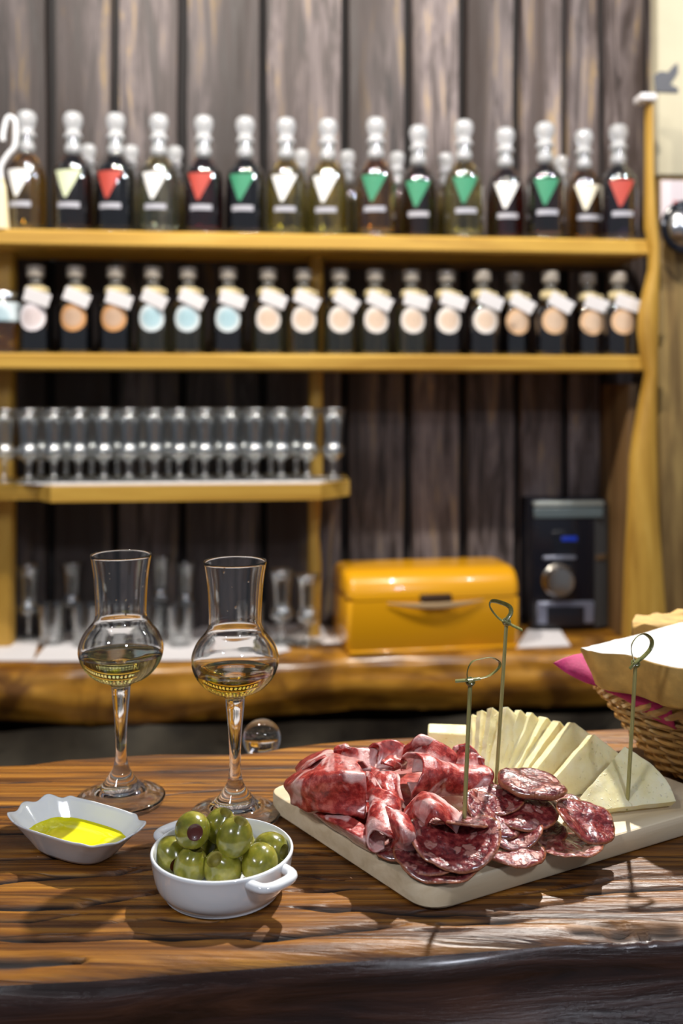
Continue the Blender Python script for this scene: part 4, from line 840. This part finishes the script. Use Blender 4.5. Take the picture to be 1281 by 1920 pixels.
# ================================================================== HAM
def ham(net, label, seed, **kw):
    V, Fc, UV = sheet([[W(*p) for p in r] for r in net], seed=seed, **kw)
    V = [Vector((v.x, v.y, max(v.z, ZB+0.0004+(0.0009 if k >= len(V)//2 else 0)))) for k, v in enumerate(V)]
    A_ = np.array([tuple(v) for v in V]); c = Vector(((A_[:, 0].min()+A_[:, 0].max())/2, (A_[:, 1].min()+A_[:, 1].max())/2, A_[:, 2].min()))
    o = link('ham_slice', mesh([v-c for v in V], Fc, M['ham'], sharp=180, uv=UV), None, c); tag(o, label, 'ham', 'cured ham slices on the board'); return o
def ham_roll(P0, P1, r0, r1, a0, a1, label, seed, sq=0.8, up=Vector((0, 0, 1)), grow=0.25, wr=0.0012):
    nu, nv = 24, 44; t = (P1-P0).normalized(); x = (up-t*up.dot(t)).normalized(); y = t.cross(x); net = []
    for i in range(7):
        s = i/6; c = lerp(P0, P1, s); r = lerp(r0, r1, s)*(1+0.10*math.sin(s*7+seed)); row = []
        for j in range(12):
            a = math.radians(lerp(a0, a1, j/11)); rr = r*(1-grow*j/11); row.append(c + x*math.cos(a)*rr*sq + y*math.sin(a)*rr + t*0.003*math.sin(a*2+seed))
        net.append(row)
    V, Fc, UV = sheet(net, nu, nv, 0.0011, wr, 110, seed)
    V = [Vector((v.x, v.y, max(v.z, ZB+0.0004+(0.0009 if k >= len(V)//2 else 0)))) for k, v in enumerate(V)]
    A_ = np.array([tuple(v) for v in V]); c = Vector(((A_[:, 0].min()+A_[:, 0].max())/2, (A_[:, 1].min()+A_[:, 1].max())/2, A_[:, 2].min()))
    o = link('ham_slice', mesh([v-c for v in V], Fc, M['ham'], sharp=180, uv=UV), None, c); tag(o, label, 'ham', 'cured ham slices on the board'); return o
# lying layers that fill the pile
ham([[(560, 1480, .0145), (620, 1450, .018), (690, 1425, .018), (760, 1410, .016)], [(590, 1515, .0145), (660, 1490, .022), (740, 1470, .026), (820, 1450, .020)], [(640, 1555, .0145), (700, 1530, .022), (780, 1510, .026), (870, 1490, .020)], [(700, 1600, .0145), (760, 1580, .018), (830, 1560, .020), (900, 1530, .016)]], 'wide ham slice spread flat under the whole ham pile', 2, wr=0.002, nu=30, nv=34)
ham([[(600, 1440, .018), (572, 1432, .032), (548, 1452, .035), (530, 1472, .031), (540, 1494, .024), (548, 1513, .0180), (580, 1508, .0155)], [(625, 1432, .022), (592, 1420, .042), (572, 1444, .043), (556, 1470, .040), (566, 1500, .0300), (574, 1520, .0220), (600, 1510, .017)],
     [(645, 1428, .026), (618, 1412, .049), (606, 1440, .050), (592, 1464, .045), (602, 1503, .0330), (610, 1525, .0255), (630, 1510, .02)], [(680, 1432, .030), (648, 1418, .051), (644, 1438, .0525), (640, 1458, .049), (648, 1502, .0345), (652, 1531, .0255), (660, 1510, .022)],
     [(700, 1445, .034), (672, 1426, .052), (678, 1438, .0525), (686, 1456, .050), (688, 1498, .0355), (684, 1536, .0250), (690, 1505, .022)]], 'large folded ham slice at the left corner of the board', 5, wr=0.0019, wf=62, nu=34, nv=44)
ham_roll(W(560, 1478, .031), W(588, 1470, .036), 0.0060, 0.0065, -40, 240, 'small pale ham curl at the open end of the large fold', 31, wr=0.0006)
ham([[(598, 1512, .020), (585, 1522, .020), (590, 1532, .0145)], [(650, 1528, .026), (632, 1546, .026), (638, 1562, .0145)], [(706, 1556, .026), (686, 1578, .024), (694, 1598, .0145)]], 'glossy ham slice below the large fold along the board edge', 9, wr=0.001)
ham_roll(W(722, 1500, .036), W(716, 1578, .0255), 0.0115, 0.0105, -150, 190, 'rolled ham slice pointing at the viewer, left of the salami', 3)
ham([[(722, 1515, .042), (750, 1525, .040), (775, 1548, .032)], [(738, 1560, .033), (760, 1566, .034), (786, 1576, .027)], [(735, 1600, .0145), (764, 1607, .0150), (796, 1602, .0145)]], 'shiny ham flap hanging down beside the rolled slice', 13, wr=0.0018)
ham([[(626, 1440, .030), (626, 1412, .043), (629, 1401, .047), (640, 1402, .047), (640, 1440, .036)], [(660, 1436, .032), (655, 1410, .045), (660, 1400, .049), (668, 1404, .049), (668, 1446, .038)], [(712, 1430, .032), (700, 1410, .044), (702, 1402, .047), (710, 1408, .047), (700, 1446, .038)]], 'small upright ham fold at the back left of the pile', 17, wr=0.0016)
ham([[(688, 1430, .030), (690, 1405, .046), (700, 1396, .051), (712, 1402, .050), (705, 1442, .040)], [(722, 1424, .032), (718, 1394, .050), (728, 1386, .054), (742, 1398, .051), (735, 1440, .040)], [(768, 1424, .032), (748, 1400, .048), (760, 1396, .050), (768, 1412, .047), (760, 1442, .038)]], 'ruffled pink ham fold at the back, second from left', 21, wr=0.0018)
ham([[(752, 1445, .034), (754, 1415, .050), (762, 1398, .056), (778, 1396, .056), (772, 1446, .046)], [(790, 1430, .036), (788, 1396, .058), (797, 1380, .063), (812, 1392, .060), (805, 1446, .048)], [(850, 1440, .034), (832, 1412, .052), (838, 1400, .055), (856, 1420, .050), (845, 1452, .042)]], 'tall pink ham fold rising at the back of the pile', 25, wr=0.0016)
ham([[(838, 1440, .036), (845, 1410, .048), (858, 1404, .050), (850, 1445, .040)], [(872, 1430, .038), (870, 1404, .050), (882, 1400, .052), (882, 1445, .042)], [(905, 1452, .034), (896, 1424, .046), (908, 1428, .045), (912, 1462, .036)]], 'pale pink ham fold in front of the cheese', 29, wr=0.0014)
ham_roll(W(772, 1456, .044), W(908, 1468, .036), 0.0155, 0.0105, -60, 230, 'deep red rolled ham slice in the middle of the pile', 7, sq=0.85, grow=0.1)
ham_roll(W(868, 1490, .030), W(914, 1478, .032), 0.0085, 0.0075, -70, 200, 'small dark ham roll behind the left skewer', 19)
ham([[(752, 1545, .026), (766, 1512, .036), (796, 1488, .045), (832, 1500, .043), (866, 1528, .036)], [(775, 1538, .030), (786, 1524, .037), (806, 1506, .047), (836, 1522, .041), (862, 1546, .034)], [(800, 1572, .022), (804, 1548, .033), (816, 1532, .041), (836, 1548, .035), (856, 1562, .028)]], 'ruffled ham slice with white fat ridges left of skewer', 33, wr=0.0022)
ham([[(696, 1440, .042), (722, 1446, .044), (746, 1456, .042)], [(700, 1470, .040), (726, 1476, .042), (750, 1484, .038)], [(716, 1505, .034), (738, 1512, .034), (762, 1520, .028)]], 'dark glossy ham slice between large fold and red roll', 37, wr=0.0022)
ham([[(688, 1448, .046), (700, 1452, .046), (712, 1470, .044)], [(688, 1480, .040), (702, 1482, .041), (722, 1492, .040)], [(686, 1504, .034), (704, 1503, .034), (724, 1500, .035)]], 'small pale ham flap tucked against the large fold', 41, wr=0.001)
ham_roll(W(722, 1438, .046), W(748, 1426, .046), 0.0062, 0.0055, -90, 200, 'little curled ham end in the middle back', 23, wr=0.0007)
ham([[(555, 1440, .030), (580, 1420, .040), (612, 1408, .044), (626, 1412, .043)], [(560, 1455, .034), (584, 1436, .046), (606, 1424, .050), (622, 1424, .048)]], 'thin pale fat strip of ham on top of the large fold', 45, wr=0.001)
# ================================================================== SALAMI
def salami(px, py, z, r, nrm, label, bend=0.0, bang=0.0, th=0.0022, dark=False, seed=0, asp=0.86, rot=0.0):
    nr, na = 9, 44; V = []; UV = []; nrm = Vector(nrm).normalized(); rr = random.Random(seed)
    for s in (1, 0):
        for i in range(nr+1):
            q = i/nr
            for k in range(na):
                a = 2*PI*k/na; ra = r*(1+0.05*noise.noise(Vector((math.cos(a)*1.3+seed, math.sin(a)*1.3, 0)))+0.02*noise.noise(Vector((math.cos(a)*6+seed, math.sin(a)*6, 0))))
                x = ra*q*math.cos(a); y = ra*q*math.sin(a)*asp
                ca, sa = math.cos(bang), math.sin(bang); t = (x*ca+y*sa)/r
                zz = bend*r*t*t + 0.0022*noise.noise(Vector((x*75+seed, y*75, 0))) + 0.0006*noise.noise(Vector((x*260, y*260+seed, 0)))
                edge = th*0.35 if i == nr else 0
                V.append(Vector((x, y, zz + (th-edge if s else edge)))); UV.append((q, a/(2*PI)))
    m = (nr+1)*na; Fc = []
    for s in (0, 1):
        for i in range(nr):
            for k in range(na):
                f = (s*m+i*na+k, s*m+i*na+(k+1) % na, s*m+(i+1)*na+(k+1) % na, s*m+(i+1)*na+k); Fc.append(f if s == 0 else f[::-1])
    Fc += [(nr*na+k, nr*na+(k+1) % na, m+nr*na+(k+1) % na, m+nr*na+k) for k in range(na)]
    q = Vector((0, 0, 1)).rotation_difference(nrm); c = W(px, py, z); Rm = q.to_matrix() @ Matrix.Rotation(rot, 3, 'Z')
    V = [Rm @ v for v in V]; Ri = Rm.inverted()
    V = [Vector((v.x, v.y, max(v.z, ZB+0.0003-c.z+(th*0.7 if k < m else 0)))) for k, v in enumerate(V)]
    o = link('salami_slice', mesh(V, Fc, M['salami_dark'] if dark else M['salami'], sharp=180, uv=UV), None, c)
    return tag(o, label, 'salami', 'salami slices on the board')
salami(1066, 1584, .0162, .0200, (0, 0, 1), 'thin orange-edged salami slice lying flat at the board edge', seed=1, th=.0014)
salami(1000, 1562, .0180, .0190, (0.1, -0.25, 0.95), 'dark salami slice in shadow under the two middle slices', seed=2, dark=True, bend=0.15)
salami(957, 1598, .0170, .0200, (0.05, -0.10, 0.99), 'flat salami slice right of the big front one', seed=3, bend=0.12, bang=0.6)
salami(1045, 1506, .0270, .0150, (0.1, -0.1, 0.95), 'small salami slice peeping out behind the right slices', seed=4, dark=True)
salami(1096, 1541, .0250, .0205, (0.40, -0.34, 0.85), 'rightmost salami slice tilted down to the right', seed=5, rot=0.35, asp=0.80, bend=0.08)
salami(932, 1502, .0330, .0170, (-0.05, -0.25, 0.96), 'salami slice tucked behind the left skewer to the right', seed=6, bend=0.14)
salami(982, 1520, .0305, .0205, (0.03, -0.26, 0.95), 'broad shiny salami slice in the middle of the row', seed=7, bend=-0.08, asp=0.9)
salami(997, 1478, .0385, .0208, (0.10, -0.08, 0.99), 'topmost salami slice leaning on the cheese', seed=8, th=.0052, dark=True, asp=0.85, rot=-0.15)
salami(920, 1532, .0300, .0185, (0.32, -0.42, 0.82), 'pale fatty salami slice standing right of the left skewer', seed=9, bend=0.22, bang=0.4, asp=0.8, rot=-0.5)
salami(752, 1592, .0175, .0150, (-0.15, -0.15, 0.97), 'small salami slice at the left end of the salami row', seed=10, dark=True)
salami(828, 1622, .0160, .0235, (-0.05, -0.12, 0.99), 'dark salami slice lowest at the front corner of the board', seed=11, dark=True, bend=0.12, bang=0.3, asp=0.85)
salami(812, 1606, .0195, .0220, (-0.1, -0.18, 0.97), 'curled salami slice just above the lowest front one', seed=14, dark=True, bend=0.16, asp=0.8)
salami(852, 1580, .0255, .0262, (-0.03, -0.34, 0.94), 'big bent salami slice at the front of the pile', seed=12, bend=0.24, bang=0.05, asp=0.86)
salami(862, 1544, .0330, .0165, (0.02, 0.30, 0.95), 'narrow salami slice seen edge-on pierced by the left skewer', seed=13, asp=0.8, rot=-0.3, bend=-0.12)
salami(955, 1562, .0230, .0180, (0.1, -0.3, 0.95), 'folded salami slice below the broad shiny one', seed=15, bend=0.3)
# ================================================================== SKEWERS
def skewer(b, k, loop, tail, label, y_top=None):
    """b: foot (px,py,z); k: knot (px,py); loop and tail: picture points at the knot's distance"""
    P0 = W(*b); yk = P0.y + (y_top or 0.0); P1 = WY(k[0], k[1], yk)
    t = thing('bamboo_skewer', label, 'skewer', P0, 0, 'knotted bamboo skewers')
    st_ = [lerp(P0 - (P1-P0).normalized()*0.012, P1, s/10) - P0 for s in range(11)]
    link('stick', mesh(*tube(st_, [0.0004]+[0.00125]*10, 6), M['bamboo'], sharp=30), t)
    def pp(l): return [WY(x, y, yk+dy)-P0 for x, y, dy in l]
    def ribbon(P, w=0.0016, th=0.00035):
        return tube(P, [w]*len(P), 8, flat=th/w, up=Vector((0.2, 1, 0.3)))
    link('loop', mesh(*ribbon(crv(pp(loop), 40)), M['bamboo_skin'], sharp=50), t)
    link('tail', mesh(*ribbon(crv(pp(tail), 10), 0.0016, 0.0006), M['bamboo_skin'], sharp=50), t)
    kk = P1-P0; ax_ = (P1-P0).normalized()
    ring = [kk + Vector((0.0021*math.cos(a*PI/8), 0.0021*math.sin(a*PI/8), 0.0012*math.sin(a*PI/8))) for a in range(16)]
    link('knot', mesh(*tube(ring, 0.0012, 8, closed=True, flat=0.7, up=ax_), M['bamboo_skin']), t)
skewer((871, 1532, .0345), (882, 1278), [(880, 1280, 0), (876, 1262, -.002), (884, 1242, -.003), (900, 1236, 0), (922, 1233, .003), (937, 1242, .004), (934, 1254, .003), (915, 1268, 0), (890, 1273, -.002), (876, 1274, -.003)], [(900, 1272, -.002), (878, 1275, -.003), (854, 1277, -.002)], 'left bamboo skewer with knotted loop standing in the salami', 0.004)
skewer((930, 1475, .030), (950, 1166), [(948, 1168, 0), (932, 1156, -.002), (919, 1138, -.002), (922, 1127, 0), (940, 1130, .002), (956, 1138, .003), (958, 1150, .002), (950, 1162, .001), (944, 1168, 0)], [(945, 1163, -.002), (960, 1172, -.002), (979, 1181, 0)], 'tallest bamboo skewer standing between ham and cheese', 0.004)
skewer((1178, 1484, .028), (1192, 1244), [(1190, 1242, 0), (1184, 1220, -.002), (1186, 1206, -.002), (1196, 1193, 0), (1210, 1189, .002), (1222, 1200, .003), (1220, 1216, .002), (1206, 1232, 0), (1192, 1242, -.001)], [(1200, 1234, 0), (1190, 1244, -.002), (1181, 1254, -.002)], 'right bamboo skewer with round loop stuck in front cheese slice', 0.004)
# ================================================================== BASKET, BREAD, NAPKIN
BC = Vector((0.303, 0.728, 0.0)); BH = 0.060
bk_ = thing('bread_basket', 'oval wicker bread basket at the right edge of the bar', 'basket', (BC.x, BC.y, 0.001))
def bk_r(z):                                  # radii at height
    t = z/BH; return 0.068+0.046*t**0.9, 0.052+0.040*t**0.9
NS = 30
for k in range(NS):
    a = 2*PI*k/NS; P = []
    for j in range(9):
        z = 0.004+(BH-0.004)*j/8; rx, ry = bk_r(z); P.append((rx*math.cos(a+0.10*j/8), ry*math.sin(a+0.10*j/8), z))
    link('stake', mesh(*tube(P, 0.0016, 6), M['wicker']), bk_)
for j in range(16):
    z = 0.007+j*0.0036; rx, ry = bk_r(z); P = []
    for k in range(NS*4):
        a = 2*PI*k/(NS*4); w_ = 0.0022*math.cos(a*NS/2+PI*j); P.append(((rx+w_)*math.cos(a), (ry+w_)*math.sin(a), z))
    link('weave_strand', mesh(*tube(P, 0.0019, 6, closed=True), M['wicker']), bk_)
for q in range(3):
    P = []
    for k in range(120):
        a = 2*PI*k/120; rx, ry = bk_r(BH); w_ = 0.0035*math.cos(a*18+q*2*PI/3); P.append(((rx+w_)*math.cos(a), (ry+w_)*math.sin(a), BH+0.002+0.0035*math.sin(a*18+q*2*PI/3)))
    link('rim_strand', mesh(*tube(P, 0.0026, 7, closed=True), M['wicker']), bk_)
for q in range(2):
    P = []
    for k in range(100):
        a = 2*PI*k/100; P.append(((0.066+0.002*math.cos(a*16+q*PI))*math.cos(a), (0.050+0.002*math.cos(a*16+q*PI))*math.sin(a), 0.0045+0.0018*math.sin(a*16+q*PI)))
    link('foot_strand', mesh(*tube(P, 0.0024, 7, closed=True), M['wicker']), bk_)
# raised side hoop (the curved handle-like twist at the left end)
link('basket_floor', mesh(*lathe([(0, 0.004), (0.05, 0.004), (0.05, 0.007), (0, 0.007)], 40), M['wicker'], sharp=30), bk_).scale = (1.25, 0.95, 1)
def loaf(outl, z0, z1, label, tilt=None, seed=0):
    """thick slice: outline in plan, crumb on the flat faces and crust around"""
    n = 90; P = crv([Vector((x, y, 0)) for x, y in outl+outl[:1]], n+1)[:-1]; c = sum(P, Vector())/n; V = []; mi = []; Fc = []
    lev = [(0.0025, z0), (0.0005, z0+0.002), (0.0, lerp(z0, z1, .35)), (0.0, lerp(z0, z1, .7)), (0.0004, z1-0.0012), (0.0014, z1)]
    for ins, z in lev:
        for p in P:
            d = (p-c).normalized(); w_ = 0.0012*noise.noise(Vector((p.x*120, p.y*120, z*160+seed)))+0.0006*noise.noise(Vector((p.x*400, p.y*400, z*400)))
            V.append(Vector((p.x, p.y, z+(0.0008*noise.noise(p*150) if z == z1 else 0))) - d*(ins-w_))
    nl = len(lev)
    for i in range(nl-1):
        for k in range(n): Fc.append((i*n+k, i*n+(k+1) % n, (i+1)*n+(k+1) % n, (i+1)*n+k)); mi.append(0)
    for zz, off, s in ((z1, (nl-1)*n, 1), (z0, 0, -1)):
        prev = list(range(off, off+n))
        for f in (0.8, 0.5, 0.25):
            cur = []
            for k in range(n):
                v = V[off+k]; q = c+(Vector((v.x, v.y, 0))-c)*f; cur.append(len(V)); V.append(Vector((q.x, q.y, zz+s*0.0012*noise.noise(q*130+Vector((seed, 0, 0))))))
            for k in range(n): Fc.append((prev[k], prev[(k+1) % n], cur[(k+1) % n], cur[k])); mi.append(1)
            prev = cur
        V.append(Vector((c.x, c.y, zz))); ci = len(V)-1
        for k in range(n): Fc.append((prev[k], prev[(k+1) % n], ci)); mi.append(1)
    if tilt: V = [tilt @ v for v in V]
    return V, Fc, mi
def pt(px, py, z): q_ = W(px, py, z); return (q_.x, q_.y)
ZT = 0.100
out = [pt(1087, 1215, ZT), pt(1108, 1222, ZT), pt(1180, 1230, ZT), pt(1281, 1254, ZT), (.285, .636), (.350, .655), (.385, .705), (.365, .770), (.315, .785), pt(1281, 1166, ZT), pt(1190, 1190, ZT), pt(1120, 1207, ZT)]
V, Fc, mi = loaf(out, ZT-0.027, ZT, '', seed=3)
V = [v+Vector((0.016*(ZT-v.z)/0.027*max(0, 1-(v.x-.15)/0.06), 0, 0)) for v in V]
solo('bread_slice', (V, Fc), [M['crust'], M['crumb']], 'thick white bread slice lying on the basket, nearest', 'bread', 'bread slices in the basket', midx=mi, sharp=60)
ZU = 0.094
out2 = [(.2270, .775), (.250, .768), (.30, .770), (.33, .775), (.38, .79), (.385, .815), (.34, .82), (.26, .81), (.235, .80)]
V, Fc, mi = loaf(out2, 0.064, ZU, '', seed=9)
V = [v + Vector((0, 0, 0.006*noise.noise(Vector((v.x*70, 0, 0))) + (v.x-.23)*0.12)) if v.z > 0.078 else v for v in V]
solo('bread_slice', (V, Fc), [M['crust'], M['crust']], 'second bread slice behind, only its crust edge showing', 'bread', 'bread slices in the basket', midx=mi, sharp=60)
def napkin(net, name, label, seed):
    V, Fc, UV = sheet([[W(*p) for p in r] for r in net], 24, 24, 0.0009, 0.0016, 45, seed, 0.0002)
    solo('paper_napkin', (V, Fc), M['napkin'], label, 'napkin', 'pink napkins in the basket', sharp=180)
napkin([[(1037, 1243, .0855), (1088, 1226, .0880), (1150, 1232, .0840), (1240, 1240, .0790)], [(1062, 1262, .0785), (1104, 1258, .0800), (1160, 1268, .0750), (1250, 1285, .0710)], [(1108, 1285, .0720), (1132, 1292, .0705), (1180, 1305, .0690), (1260, 1330, .0660)], [(1135, 1290, .0720), (1160, 1300, .0690), (1200, 1330, .0600), (1270, 1365, .0520)]], 'paper_napkin', 'magenta paper napkin sticking out under the front bread slice', 3)
net = [[WY(1212, 1168, .83), WY(1232, 1148, .832), WY(1250, 1166, .83)], [WY(1206, 1190, .832), WY(1230, 1190, .834), WY(1252, 1190, .832)], [WY(1200, 1290, .815), WY(1230, 1290, .815), WY(1256, 1290, .815)]]
V, Fc, UV = sheet(net, 16, 16, 0.0009, 0.0012, 45, 8, 0.0002)
solo('paper_napkin', (V, Fc), M['napkin'], 'magenta napkin tip peeping up behind the rear bread slice', 'napkin', 'pink napkins in the basket', sharp=180)
